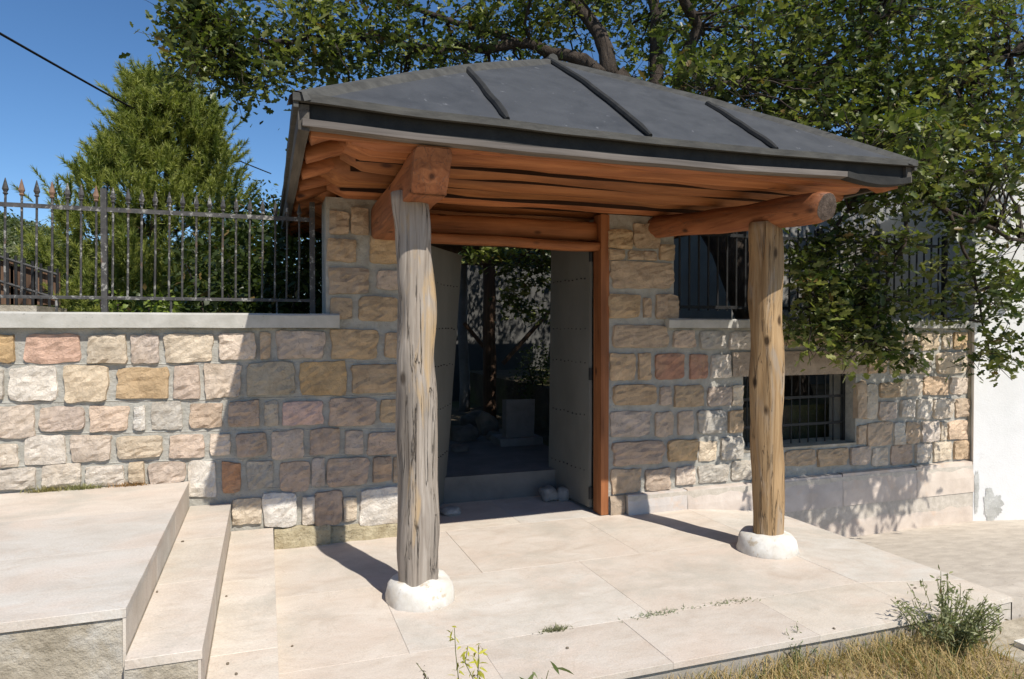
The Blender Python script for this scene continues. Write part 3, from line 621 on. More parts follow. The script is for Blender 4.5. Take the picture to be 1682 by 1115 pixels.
# roof geometry
EX0, EX1, EYF, EYB, EZ = 0.135, 3.92, 3.34, 7.6, 2.565
AX, AY0, AY1, AZ = 2.02, 4.80, 6.15, 3.49
def roof_solid(name, ex0, ex1, ey0, ey1, ez, az, t, mat, parent, sag=0.0):
    # subdivided hip roof; z of underside = top - t
    c = [(ex0, ey0), (ex1, ey0), (ex1, ey1), (ex0, ey1)]; A0, A1 = (AX, AY0), (AX, AY1)
    tri = [((c[0], ez), (c[1], ez), (A0, az), (A0, az)), ((c[1], ez), (c[2], ez), (A1, az), (A0, az)), ((c[2], ez), (c[3], ez), (A1, az), (A1, az)), ((c[3], ez), (c[0], ez), (A0, az), (A1, az))]
    top = MB(); n = 12
    for q in tri:
        v = []; f = []
        for j in range(n + 1):
            s = j / n
            for i in range(n + 1):
                u = i / n
                lo = [q[0][0][k] * (1 - u) + q[1][0][k] * u for k in (0, 1)]; hi = [q[3][0][k] * (1 - u) + q[2][0][k] * u for k in (0, 1)]
                z = ez + (az - ez) * s - sag * math.sin(math.pi * s) - 0.028 * math.sin(math.pi * u) * (1 - s)
                z += 0.006 * mnoise.noise(Vector((lo[0] * 3 + s, lo[1] * 3, s * 3))) * (0 < s < 1)
                v.append((lo[0] * (1 - s) + hi[0] * s, lo[1] * (1 - s) + hi[1] * s, z))
        k = len(v); v += [(x, y, z - t) for x, y, z in v]
        for j in range(n):
            for i in range(n):
                a = j * (n + 1) + i; f.append((a, a + 1, a + n + 2, a + n + 1)); f.append((k + a, k + a + n + 1, k + a + n + 2, k + a + 1))
        for i in range(n): f.append((i, k + i, k + i + 1, i + 1))
        top.add(v, f)
    return top.out(name, mat, parent)
roof = roof_solid('roof_sheet', EX0, EX1, EYF, EYB, EZ, AZ, 0.015, 'roof', pc, -0.03)
roof_solid('roof_deck', EX0 + .07, EX1 - .07, EYF + .07, EYB - .07, EZ - 0.022, AZ - 0.06, 0.025, 'wood_x', pc, -0.01)
def sagz(u): return -0.028 * math.sin(math.pi * max(0, min(1, u)))
def eave_strip(name, axis, fixed, out, a0, a1, zt, zb, th, mat, parent, curl=0.0, seed=0):
    """strip along an eave; axis 0 runs in x at y=fixed, axis 1 runs in y at x=fixed; out=-1/+1 outward"""
    n = 30; v = []; f = []
    for i in range(n + 1):
        u = i / n; s = a0 + (a1 - a0) * u; dz = sagz(u) + 0.006 * mnoise.noise(Vector((s * 2.2, seed, 0))); d = 0.006 * mnoise.noise(Vector((s * 2.0, seed, 7)))
        for (o, z) in ((fixed + d, zb), (fixed + d + out * th, zb + curl), (fixed + d + out * th, zt), (fixed + d, zt)):
            v.append((s, o, z + dz) if axis == 0 else (o, s, z + dz))
    for i in range(n):
        for k in range(4): a = i * 4 + k; b = i * 4 + (k + 1) % 4; f.append((a, b, b + 4, a + 4))
    f += [(3, 2, 1, 0), tuple(n * 4 + k for k in range(4))]
    return build(name, v, f, mat, parent)
# front: lip, black band, grey weathered board
eave_strip('edge_strip', 0, EYF + 0.012, -1, EX0 - .012, EX1 + .012, EZ + 0.010, EZ - 0.026, 0.03, 'roof_edge', pc, 0, 1)
eave_strip('fascia', 0, EYF + 0.06, -1, EX0 + .02, EX1 - .02, EZ - 0.018, EZ - 0.115, 0.03, 'black', pc, 0, 2)
eave_strip('eave_board', 0, EYF + 0.055, -1, EX0 + .03, EX1 - .55, EZ - 0.10, EZ - 0.138, 0.058, 'grey_board', pc, 0.006, 3)
eave_strip('eave_board', 0, EYF + 0.055, -1, EX1 - .545, EX1 - .03, EZ - 0.095, EZ - 0.138, 0.058, 'black', pc, 0.006, 4)
# left side
eave_strip('edge_strip', 1, EX0 + 0.012, -1, EYF - .01, EYB + .01, EZ + 0.012, EZ - 0.05, 0.022, 'roof_edge', pc, 0, 5)
eave_strip('eave_board', 1, EX0 + 0.06, -1, EYF + .01, EYB - .01, EZ - 0.03, EZ - 0.15, 0.05, 'grey_board_y', pc, 0.004, 6)
eave_strip('edge_strip', 1, EX1 - 0.012, 1, EYF - .01, EYB + .01, EZ + 0.012, EZ - 0.05, 0.022, 'roof_edge', pc, 0, 7)
eave_strip('eave_board', 1, EX1 - 0.06, 1, EYF + .01, EYB - .01, EZ - 0.03, EZ - 0.13, 0.05, 'grey_board_y', pc, 0.004, 8)
eave_strip('edge_strip', 0, EYB - 0.012, 1, EX0, EX1, EZ + 0.012, EZ - 0.10, 0.022, 'roof_edge', pc, 0, 9)
# short rafters up each side
for k in range(10):
    y = 3.50 + k * 0.42
    ln = min(0.62, (y - EYF) * .9, (EYB - y) * .9)
    for sx, x0, x1 in ((0, EX0 + 0.065, EX0 + .065 + ln), (1, EX1 - 0.065, EX1 - .065 - ln)):
        zA, zB = EZ - 0.12, EZ - 0.12 + abs(x1 - x0) * 0.36
        v, f = log_mesh((x0, y, zA), (x1, y + random.uniform(-.02, .02), zB), 0.075, 0.075, 0.045, 0.05, expo=5, seg=12, rings=6, amp=0.006, seed=80 + k + 20 * sx)
        build('rafter', v, f, 'wood_x', pc, smooth=True)
# soffit boards between the first ceiling log and the eave
MB().box(EX0 + .07, EX1 - .07, EYF + 0.06, EYF + 0.10, EZ - 0.16, EZ - 0.06).out('soffit_board', 'wood_x', pc)
# ribs on the front slope and hip caps
def slope_pt(x, y, lift): # front slope surface
    s = (y - EYF) / (AY0 - EYF); return (x, y, EZ + (AZ - EZ) * s + 0.03 * math.sin(math.pi * s) - 0.02 * (1 - s) + lift)
for x, ya, yb in ((1.17, 3.36, 4.12), (1.99, 3.34, 4.77), (2.84, 3.34, 4.02)):
    n = 12; m = MB(); pts = [slope_pt(x + wob(x, i * .5, .012), ya + (yb - ya) * i / n, 0.012) for i in range(n + 1)]
    m.tube(pts, [0.012] + [0.022] * n, 8).out('seam_rib', 'black', roof)
def hip_pt(c, A, s, lift): return (c[0] + (A[0] - c[0]) * s, c[1] + (A[1] - c[1]) * s, EZ + (AZ - EZ) * s + 0.03 * math.sin(math.pi * s) + lift)
for c, A in (((EX0, EYF), (AX, AY0)), ((EX1, EYF), (AX, AY0)), ((EX0, EYB), (AX, AY1)), ((EX1, EYB), (AX, AY1))):
    n = 16; v = []; f = []
    d = Vector((A[0] - c[0], A[1] - c[1], 0)).normalized(); sd = Vector((-d.y, d.x, 0))
    for i in range(n + 1):
        p = Vector(hip_pt(c, A, i / n, 0.0)); j = 0.008 * mnoise.noise(Vector((i * .7, c[0], c[1])))
        v += [p + sd * 0.06 + Vector((0, 0, -0.034 + j)), p + sd * 0.042 + Vector((0, 0, 0.010 + j)), p + Vector((0, 0, 0.024 + j)), p - sd * 0.042 + Vector((0, 0, 0.010 + j)), p - sd * 0.06 + Vector((0, 0, -0.034 + j))]
    for i in range(n):
        for k in range(4): a = i * 5 + k; f.append((a, a + 5, a + 6, a + 1))
    build('hip_cap', v, f, 'roof_edge', roof)
MB().tube([(AX, AY0 - .03, AZ + .01), (AX, AY1 + .03, AZ + .01)], 0.04, 8).out('ridge_cap', 'roof_edge', roof)
# door surround
MB().box(2.528, 2.597, 4.985, 5.13, 0.004, 2.415, 0.003).out('door_jamb', 'wood_z', pc)
MB().box(1.05, 1.115, 4.99, 5.13, 0.004, 2.415, 0.003).out('door_jamb', 'wood_z', pc)
timber('lintel_log', (1.0, 5.06, 2.165), (2.527, 5.06, 2.165), 0.07, 0.07, 0.036, 0.034, 'wood_x', expo=4, seg=12, rings=12, amp=0.012, seed=61)
timber('lintel_log', (1.0, 5.16, 2.29), (2.6, 5.16, 2.29), 0.09, 0.09, 0.08, 0.08, 'wood_x', expo=4, seg=12, rings=12, amp=0.012, seed=62)

# ------------------------------------------------------------------ gate leaves
def leaf_door(name, label, hinge, free, z0, z1, tipshift, rows, open_side):
    t = thing(name, label, 'gate', (hinge[0], hinge[1], 0), 'gate leaves')
    n, mz = 10, 26; v = []; f = []; d = np.array(free) - np.array(hinge); L = np.linalg.norm(d); d = d / L; nn = np.array((-d[1], d[0]))
    for side in (-1, 1):
        for j in range(mz + 1):
            q = j / mz
            for i in range(n + 1):
                u = i / n; p = np.array(hinge) + d * L * u + nn * (side * 0.012 + 0.008 * mnoise.noise(Vector((u * 2, q * 4, 3)))) + np.array((tipshift, 0)) * q * u
                v.append((p[0], p[1], z0 + (z1 - z0) * q))
    k = (n + 1) * (mz + 1)
    for j in range(mz):
        for i in range(n): a = j * (n + 1) + i; f.append((a, a + 1, a + n + 2, a + n + 1)); f.append((k + a, k + a + n + 1, k + a + n + 2, k + a + 1))
        a = j * (n + 1); f.append((a, a + n + 1, k + a + n + 1, k + a)); a += n; f.append((a, k + a, k + a + n + 1, a + n + 1))
    for i in range(n): f.append((i, k + i, k + i + 1, i + 1)); a = mz * (n + 1) + i; f.append((a, a + 1, k + a + 1, k + a))
    build('panel', v, f, 'door', t, smooth=False)
    m = MB()
    for z in rows:
        q = (z - z0) / (z1 - z0)
        for i in range(9):
            u = 0.1 + 0.8 * i / 8 + random.uniform(-.01, .01); p = np.array(hinge) + d * L * u + np.array((tipshift, 0)) * q * u + nn * open_side * 0.012
            c = Vector((p[0], p[1], z + random.uniform(-.006, .006))); n3 = Vector((nn[0], nn[1], 0)) * open_side
            m.tube([c - n3 * .004, c + n3 * 0.006, c + n3 * .009], [0.006, 0.005, 0.002], 6)
    m.out('rivet_rows', 'dark_iron', t, kind='stuff')
    for z in (z0 + .12, z0 + 1.1, z1 - .15):
        p = np.array(hinge); MB().tube([(p[0], p[1], z - .05), (p[0], p[1], z + .05)], 0.018, 8).out('hinge', 'dark_iron', t)
leaf_door('gate_leaf', 'grey metal gate leaf hung on the orange door jamb', (2.515, 5.15), (2.475, 5.92), 0.03, 2.25, 0.02, (0.32, 0.78, 1.22, 1.50, 1.92), 1)
leaf_door('gate_leaf', 'grey metal gate leaf leaning out of plumb behind the grey post', (1.125, 5.15), (1.455, 5.86), 0.02, 2.14, 0.15, (0.45, 0.85, 1.2, 1.5, 1.86), -1)

# rocks holding the leaves
def rock(name, label, x, y, z, rx, ry, rz, seed, color, mat='stone', cat='rock', group=None, parent=None):
    v = []; f = []; sg, rg = 14, 9
    for j in range(rg + 1):
        th = math.pi * j / rg
        for i in range(sg):
            a = 2 * math.pi * i / sg; d = Vector((math.sin(th) * math.cos(a), math.sin(th) * math.sin(a), math.cos(th)))
            s = 1 + 0.35 * mnoise.noise(d * 1.3 + Vector((seed, 0, 0))) + 0.12 * mnoise.noise(d * 3.5 + Vector((seed, 5, 0)))
            e = 0.75; d2 = Vector([math.copysign(abs(c) ** e, c) for c in d])
            v.append((x + d2.x * rx * s, y + d2.y * ry * s, z + rz * 0.85 + d2.z * rz * s))
    for j in range(rg):
        for i in range(sg): a = j * sg + i; b = j * sg + (i + 1) % sg; f.append((a, a + sg, b + sg, b))
    o = build(name, v, f, mat, parent, smooth=True, origin=(x, y, z), color=color)
    if parent is None: tag(o, label, cat, group)
    return o
rock('rock', 'rounded pale rock propping the gate leaf on the jamb side', 2.33, 5.60, 0, 0.075, 0.08, 0.065, 3, (.34, .33, .31))
rock('rock', 'second small rock beside the propped gate leaf', 2.44, 5.56, 0, 0.055, 0.06, 0.06, 8, (.38, .37, .35))
rock('rock', 'flat pale rock under the leaning gate leaf', 1.40, 5.45, 0, 0.09, 0.08, 0.03, 12, (.45, .44, .42))

# ------------------------------------------------------------------ courtyard seen through the gate
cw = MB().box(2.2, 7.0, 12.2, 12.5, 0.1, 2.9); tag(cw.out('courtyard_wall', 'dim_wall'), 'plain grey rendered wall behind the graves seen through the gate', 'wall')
sh = thing('grave_shelter', 'dark timber shelter with post and brace seen through the gate', 'shelter', (4.2, 9.6, 0.2))
def atY(px, py, y): return on(px, py, 1, y)
p = atY(804, 600, 9.6); xs_ = p[0]
v, f = log_mesh((xs_, 9.6, 0.2), (xs_, 9.6, 2.75), 0.10, 0.09, 0.10, 0.09, seg=12, rings=12, seed=71, upref=(0, 1, 0)); build('post', v, f, 'old_timber', sh, smooth=True)
MB().box(xs_ - 1.2, xs_ + 1.6, 9.5, 9.7, 2.42, 2.72, 0.01).out('beam', 'old_timber', sh)
rm = MB(); rm.add([(xs_ - 1.5, 9.0, 2.68), (xs_ + 2.2, 9.0, 2.68), (xs_ + 2.2, 10.6, 3.25), (xs_ - 1.5, 10.6, 3.25), (xs_ - 1.5, 9.0, 2.74), (xs_ + 2.2, 9.0, 2.74), (xs_ + 2.2, 10.6, 3.31), (xs_ - 1.5, 10.6, 3.31)], [(3, 2, 1, 0), (4, 5, 6, 7), (0, 1, 5, 4), (1, 2, 6, 5), (2, 3, 7, 6), (3, 0, 4, 7)])
rm.out('roof', 'black', sh)
a = atY(826, 597, 9.9); b = atY(930, 480, 9.9); MB().tube([tuple(a), tuple(b)], 0.035, 8).out('brace', 'old_timber', sh)
a = atY(795, 570, 9.9); b = atY(762, 530, 9.9); MB().tube([tuple(a), tuple(b)], 0.03, 8).out('brace', 'old_timber', sh)
gs = thing('gravestone', 'upright grey gravestone slab standing beyond the courtyard path', 'gravestone', (2.6, 7.3, 0.2))
p0 = atY(832, 735, 7.2); p1 = atY(878, 735, 7.2); zt = atY(855, 657, 7.2)[2]
MB().box(p0[0], p1[0], 7.2, 7.32, 0.18, zt, 0.012).out('slab', 'grave', gs); MB().box(p0[0] - .1, p1[0] + .06, 7.1, 7.45, 0.15, 0.30, 0.012).out('footstone', 'grave', gs)
for k, (px, py, ry_, sx, sz, lab) in enumerate(((762, 690, 7.7, .16, .10, 'low mossy boulder by the path behind the gate'), (800, 668, 8.0, .13, .15, 'leaning pale boulder with sunlit edge behind the path'), (780, 664, 8.6, .2, .12, 'wide dark boulder behind the leaning pale one'), (812, 695, 7.6, .09, .06, 'small broken stone next to the gravestone'), (756, 710, 7.0, .10, .05, 'flat stone at the courtyard path edge'))):
    q = atY(px, py, ry_); rock('boulder', lab, q[0], ry_, 0.2, sx, sx * .8, max(0.05, sz), 20 + k, (.19, .175, .155), cat='boulder', group='stones in the courtyard')
tw = thing('pale_trunk', 'slim pale tree trunk lit beside the leaning gate leaf', 'tree trunk', (2.4, 10.6, 0.2))
a = atY(763, 585, 10.6); b = atY(760, 460, 10.6)
v, f = log_mesh((a[0], 10.6, 0.2), (b[0], 10.6, 3.0), 0.09, 0.07, 0.09, 0.07, seg=10, rings=10, seed=77, upref=(0, 1, 0), amp=.05); build('trunk', v, f, 'grave', tw, smooth=True)

# ------------------------------------------------------------------ houses
wh = thing('white_house', 'white plastered house wall with grey damp stain at the end of the stone wall', 'house', (7.5, 5, -0.5))
A = np.array((6.60, 4.93)); DA = np.array((.848, -.53)); NA = np.array((-.53, -.848))
pts = [A, A + DA * 5, A + DA * 5 - NA * 5, A - NA * 5]
MB().prism([tuple(q) for q in pts], -0.62, 3.0).out('wall', 'white_plaster', wh)
# damp stain: chipped render patch at the foot, a thin crust of its own
def crust(cx_t, z, rx, rz, mat, seed, name):
    v = []; f = []; n = 72; d = DA; nn = NA
    v.append(tuple(A + d * cx_t + nn * 0.006) + (z,))
    for i in range(n):
        a = 2 * math.pi * i / n; r = 1 + 0.5 * mnoise.noise(Vector((math.cos(a) * 1.2 + seed, math.sin(a) * 1.2, 0))) + 0.3 * mnoise.noise(Vector((math.cos(a) * 5 + seed, math.sin(a) * 5, 0))) + .15 * mnoise.noise(Vector((math.cos(a) * 13 + seed, math.sin(a) * 13, 0)))
        q = A + d * (cx_t + math.cos(a) * rx * r) + nn * 0.004; v.append(tuple(q) + (z + math.sin(a) * rz * r,))
    for i in range(n): f.append((0, 1 + i, 1 + (i + 1) % n))
    build(name, v, f, mat, wh)
M['damp'] = mat_generic('damp_render', (0.38, 0.38, 0.345), (0.66, 0.66, 0.62), 9, 0.95, 40, 0.6, 0.008, spots=(14, .6, (.66, .65, .61)))
crust(0.17, -0.24, 0.085, 0.15, 'damp', 1, 'damp_patch'); crust(0.03, -0.1, 0.02, 0.2, 'damp', 6, 'damp_patch')
gh = thing('grey_house', 'shaded grey rendered house wall behind the dark iron fence', 'house', (7, 7.6, 0.7))
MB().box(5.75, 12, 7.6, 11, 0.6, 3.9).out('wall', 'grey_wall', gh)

# left background: fenced terrace edge
te = thing('terrace_fence', 'dark barred fence on a grey slab terrace behind the spear fence', 'fence', (-4.2, 9, 1.0))
a = atY(-60, 512, 9.0); b = atY(92, 512, 9.0)
MB().prism([(a[0] - 2, 8.4), (atY(60, 500, 8.4)[0], 8.4), (b[0], 9.9), (a[0] - 2, 9.9)], 1.55, lambda x, y: 1.74 + 0.05 * (x - b[0]) * -0.2).out('slab', 'rough_concrete', te)
MB().box(a[0] - 2, b[0] - .1, 8.7, 9.8, 0.2, 1.55).out('wall', 'rough_concrete', te)
xa, xb = a[0] - 2, b[0] - .08
n = 34
for k in range(n + 1):
    q = k / n; x = xa + (xb - xa) * q; zt = 2.62 - 0.42 * max(0, (q - .55) / .45)
    bar('bar', (x, 9.4, 1.74), (x, 9.4, zt), 0.016, te)
for dz in (0, .28):
    MB().tube([(xa, 9.4, 2.55 - dz), (xa + (xb - xa) * .55, 9.4, 2.55 - dz), (xb, 9.4, 2.13 - dz)], 0.02, 6).out('rail', 'dark_iron', te)
for k in range(12):
    x = xa + (xb - xa) * (k + .5) / 12; MB().box(x - .13, x + .13, 9.45, 9.47, 1.78, 2.46 - .3 * max(0, (k / 11 - .55) / .45)).out('board', 'old_timber', te)

# overhead cable
a = atY(-40, 32, 7.0); b = atY(445, 285, 16.0); pts = []
for i in range(25):
    q = i / 24; p = a * (1 - q) + b * q; p = p.copy(); p[2] -= 0.10 * math.sin(math.pi * q); pts.append(tuple(p))
tag(MB().tube(pts, 0.012, 6).out('power_cable', 'cable'), 'black overhead cable running down across the pine', 'cable')

# ------------------------------------------------------------------ vegetation
def mesh_np(name, V, F, tint, mat, parent=None, kind='stuff', smooth=False):
    """V (n,3) world, F (m,3) triangles, tint (n,3)"""
    me = bpy.data.meshes.new(name); pl = np.array(wloc(parent)) if parent is not None else np.zeros(3)
    V = (V - pl).astype(np.float32)
    me.vertices.add(len(V)); me.vertices.foreach_set('co', V.ravel())
    me.loops.add(F.size); me.loops.foreach_set('vertex_index', F.astype(np.int32).ravel())
    me.polygons.add(len(F)); me.polygons.foreach_set('loop_start', np.arange(0, F.size, 3, dtype=np.int32))
    me.update(calc_edges=True)
    at = me.attributes.new('tint', 'FLOAT_COLOR', 'POINT')
    at.data.foreach_set('color', np.concatenate([tint, np.ones((len(V), 1))], axis=1).astype(np.float32).ravel())
    me.materials.append(M[mat]); me.validate()
    o = bpy.data.objects.new(name, me); COL.objects.link(o)
    if parent is not None: o.parent = parent
    if kind: o['kind'] = kind
    return o
LEAF_V = np.array([(0, 0, 0), (-.22, .22, .05), (-.13, .38, .02), (-.34, .56, .09), (-.17, .72, .03), (-.2, .88, .05), (0, 1.05, -.03), (.2, .88, .05), (.17, .72, .03), (.34, .56, .09), (.13, .38, .02), (.22, .22, .05), (0, .5, -.02)], float)
LEAF_F = np.array([(0, 12, 1), (1, 12, 2), (2, 12, 3), (3, 12, 4), (4, 12, 5), (5, 12, 6), (6, 12, 7), (7, 12, 8), (8, 12, 9), (9, 12, 10), (10, 12, 11), (11, 12, 0)])
SLEAF_V = np.array([(0, 0, 0), (-.26, .4, .06), (-.16, .75, .03), (0, 1.05, -.05), (.16, .75, .03), (.26, .4, .06)], float)
SLEAF_F = np.array([(0, 5, 1), (1, 5, 4), (1, 4, 2), (2, 4, 3)])
def rand_rot(n, upbias):
    nrm = rng.normal(size=(n, 3)); nrm[:, 2] = np.abs(nrm[:, 2]) + upbias; nrm /= np.linalg.norm(nrm, axis=1)[:, None]
    t = rng.normal(size=(n, 3)); t[:, 2] -= 0.5; t -= nrm * (t * nrm).sum(1)[:, None]; t /= np.linalg.norm(t, axis=1)[:, None]
    s = np.cross(t, nrm); return np.stack([s, t, nrm], axis=2)
def leaves(centers, size, tints, upbias=0.6, simple=False, narrow=1.0):
    LV, LF = (SLEAF_V, SLEAF_F) if simple else (LEAF_V, LEAF_F)
    LV = LV * np.array((narrow, 1, 1))
    n = len(centers); R = rand_rot(n, upbias); sz = size * rng.uniform(0.65, 1.25, n)
    V = np.einsum('nij,kj->nki', R, LV) * sz[:, None, None] + centers[:, None, :]
    F = LF[None] + (np.arange(n) * len(LV))[:, None, None]
    T = np.repeat(tints[:, None, :], len(LV), axis=1)
    return V.reshape(-1, 3), F.reshape(-1, 3), T.reshape(-1, 3)
def leaf_tints(n, a, b, brown=0.02):
    q = rng.random(n)[:, None]; c = np.array(a) * (1 - q) + np.array(b) * q; c *= rng.uniform(0.75, 1.2, n)[:, None]
    k = rng.random(n) < brown; c[k] = np.array((.16, .11, .04)); return c
def curve_pts(p0, p1, n, sag, jit, seed):
    p0 = np.array(p0); p1 = np.array(p1); L = np.linalg.norm(p1 - p0); out = []
    for i in range(n + 1):
        q = i / n; p = p0 * (1 - q) + p1 * q; p = p + np.array((wob(seed, q * 3, jit * L), wob(seed + 3, q * 3, jit * L), wob(seed + 6, q * 3, jit * L) + sag * L * math.sin(math.pi * q)))
        if i in (0, n): p = p0 if i == 0 else p1
        out.append(p)
    return out
# ---- the big oak
oak = thing('oak_tree', 'large leafy oak spreading over the canopy roof and the tan wall', 'tree', (5.4, 6.3, 0.74))
Y0 = 6.3
base = np.array((5.50, Y0, 0.70)); mid = atY(1200, 405, Y0); fork = atY(1003, 128, Y0 + .1)
tr = MB(); tpts = [base, base * .6 + mid * .4 + np.array((.05, 0, 0)), mid, mid * .5 + fork * .5 + np.array((.06, 0, .05)), fork]
tr.tube([tuple(p) for p in tpts], [0.30, 0.25, 0.21, 0.19, 0.17], 14).out('trunk', 'bark', oak, smooth=True)
limbs = []
def limb(pts, r0, r1):
    pts = [np.array(p) for p in pts]; full = []
    for a, b in zip(pts[:-1], pts[1:]): full += curve_pts(a, b, 5, 0.0, 0.07, len(limbs) + 3.3)[:-1]
    full.append(pts[-1]); n = len(full)
    MB().tube([tuple(p) for p in full], [.78 * (r0 + (r1 - r0) * i / (n - 1)) for i in range(n)], 8).out('limb', 'bark', oak, smooth=True); limbs.extend(full)
limb([fork, atY(985, 55, 6.5), atY(940, 5, 6.8), atY(880, -80, 7.2)], .12, .05)
limb([fork, atY(945, 95, 6.6), atY(850, 72, 7.0), atY(720, 85, 7.2), atY(600, 60, 7.2), atY(480, 70, 7.0), atY(380, 60, 6.9)], .10, .02)
limb([atY(850, 72, 7.0), atY(700, 20, 7.4), atY(560, -20, 7.4), atY(400, 0, 7.3)], .05, .015)
limb([mid * .3 + fork * .7, atY(1078, 70, 6.4), atY(1072, -10, 6.5), atY(1060, -120, 6.6)], .11, .05)
limb([mid * .4 + fork * .6, atY(1147, 45, 6.1), atY(1120, -10, 6.0), atY(1100, -140, 5.8)], .10, .04)
limb([mid, atY(1262, 195, 6.0), atY(1325, 143, 5.7), atY(1420, 60, 5.4), atY(1500, -60, 5.2)], .13, .05)
limb([atY(1262, 195, 6.0), atY(1400, 190, 5.4), atY(1540, 150, 5.0), atY(1660, 90, 4.8)], .08, .03)
limb([atY(1400, 190, 5.4), atY(1470, 270, 4.8), atY(1560, 350, 4.5), atY(1680, 395, 4.4)], .05, .02)
limb([atY(1470, 270, 4.8), atY(1490, 380, 4.45), atY(1455, 470, 4.4), atY(1430, 560, 4.4)], .028, .008)
limb([atY(1470, 270, 4.8), atY(1400, 330, 4.6), atY(1340, 420, 4.5), atY(1330, 500, 4.5)], .025, .008)
limb([atY(1560, 350, 4.5), atY(1600, 450, 4.4), atY(1625, 580, 4.35)], .022, .007)
limb([atY(1325, 143, 5.7), atY(1230, 120, 5.1), atY(1160, 150, 4.8)], .05, .015)
limb([atY(1660, 90, 4.8), (6.6, 4.0, 3.9), (6.0, 3.2, 3.7), (5.2, 2.7, 3.6)], .03, .01)   # a bough that reaches out past the frame
limb([(6.0, 3.2, 3.7), (5.9, 2.9, 3.2), (5.6, 2.8, 2.7)], .014, .006)
LIMB = np.array(limbs)
# foliage masses: (px, py, rx, ry, y near, y far, number of sprays)
EL = [(330, 20, 62, 45, 6.6, 7.4, 26), (340, 80, 62, 52, 6.6, 7.3, 34), (300, 45, 34, 40, 6.7, 7.2, 10), (415, 80, 52, 68, 6.6, 7.3, 30), (380, 130, 36, 26, 6.7, 7.1, 9), (284, 126, 15, 12, 6.8, 7.0, 3), (437, 150, 9, 18, 6.8, 7.0, 3),
      (500, 50, 70, 80, 6.6, 7.5, 36), (510, 108, 50, 30, 6.8, 7.4, 10), (610, 50, 80, 78, 6.7, 7.6, 38), (720, 50, 80, 62, 6.8, 7.8, 28), (830, 30, 80, 48, 6.8, 7.8, 24), (930, 40, 80, 58, 6.6, 8.0, 24),
      (1040, 30, 80, 90, 6.4, 8.0, 28), (1060, 110, 40, 30, 6.2, 7.0, 6), (1140, 40, 70, 75, 5.6, 7.4, 30), (1190, 135, 85, 52, 4.6, 6.0, 42), (1160, 150, 60, 38, 4.6, 5.4, 18), (1250, 70, 90, 75, 4.8, 6.8, 44), (1290, 165, 70, 50, 4.8, 6.0, 24),
      (1380, 70, 90, 85, 4.7, 6.6, 46), (1400, 175, 80, 60, 4.6, 5.8, 34), (1500, 60, 90, 80, 4.6, 6.4, 40), (1510, 180, 90, 80, 4.4, 5.6, 46), (1620, 70, 80, 85, 4.4, 6.2, 40), (1620, 210, 80, 85, 4.3, 5.4, 42), (1520, 275, 80, 45, 4.4, 5.2, 22),
      (1640, 320, 60, 50, 4.3, 5.0, 12), (1570, 330, 60, 50, 4.3, 5.0, 12), (1400, 335, 50, 26, 4.4, 5.0, 5), (1380, 400, 70, 22, 4.3, 4.8, 7), (1350, 470, 48, 45, 4.3, 4.8, 13), (1400, 500, 62, 48, 4.3, 4.8, 24), (1360, 535, 55, 32, 4.3, 4.7, 14), (1440, 560, 45, 34, 4.3, 4.7, 13),
      (1485, 580, 20, 20, 4.3, 4.6, 4), (1480, 420, 50, 40, 4.3, 4.8, 9), (1540, 480, 50, 60, 4.3, 4.8, 12), (1600, 420, 50, 40, 4.3, 4.8, 8), (1640, 500, 45, 60, 4.2, 4.7, 14), (1640, 575, 35, 30, 4.2, 4.6, 9), (1595, 585, 18, 14, 4.3, 4.5, 2), (1310, 560, 22, 30, 4.3, 4.6, 3), (1450, 300, 55, 35, 4.0, 4.6, 14), (1440, 222, 60, 28, 3.5, 4.2, 10), (1500, 245, 60, 40, 3.6, 4.3, 14), (1380, 440, 60, 60, 4.2, 4.7, 14), (1330, 445, 40, 40, 4.2, 4.6, 9), (1420, 570, 50, 25, 4.2, 4.6, 9)]
spr = []
for (px, py, rx, ry_, ya, yb, n) in EL:
    for k in range(int(n * (0.85 if py > 360 else 1.2 if px > 1330 else 0.85))):
        a = random.uniform(0, 2 * math.pi); r = math.sqrt(random.random()); y = random.uniform(ya, yb)
        spr.append((atY(px + rx * r * math.cos(a), py + ry_ * r * math.sin(a), y), 0.10 if py > 300 else 0.14))
for k in range(620):     # the crown goes on above and behind what the frame shows
    x = random.uniform(0.2, 9.5); y = random.uniform(5.6, 11.5); z = 4.9 + random.random() ** 1.3 * 3.2 - 0.12 * abs(x - 4.5) - 0.1 * abs(y - 7.5)
    pj = np.array((x, y, z)) - CAM; d = pj @ FW; ppy = 557.5 - FPX * (pj @ UP) / d; ppx = 841 + FPX * (pj @ RT) / d
    if ppy < -20 or (ppx > 980 and ppy < 60): spr.append((np.array((x, y, z)), 0.2))
for k in range(260):
    c = np.array((random.uniform(4.4, 10.0), random.uniform(3.6, 7.4), random.uniform(3.9, 6.4))); pj = c - CAM; d = pj @ FW
    if 557.5 - FPX * (pj @ UP) / d < -15 or 841 + FPX * (pj @ RT) / d > 1720: spr.append((c, 0.2))
for k in range(150):     # foliage of that bough
    q = random.uniform(1.5, 2.7); tx = random.uniform(4.1, 5.85); tz = random.uniform(-.25, 1.15)
    if tx > 6.0 - .7 * tz: continue
    c = np.array((tx + .31 * q, 5 - q, tz + 1.3 * q)); pj = c - CAM; d = pj @ FW
    if 841 + FPX * (pj @ RT) / d > 1715 or 557.5 - FPX * (pj @ UP) / d < -25: spr.append((c, 0.13))
for k in range(330):     # low boughs behind the canopy, over the courtyard
    spr.append((np.array((random.uniform(0.6, 6.5), random.uniform(7.8, 11.8), random.uniform(3.0, 5.0))), 0.2))
for k in range(36):
    q = atY(random.uniform(820, 925), random.uniform(400, 520) if k % 3 else random.uniform(400, 450), random.uniform(7.6, 8.8)); spr.append((q, 0.10))
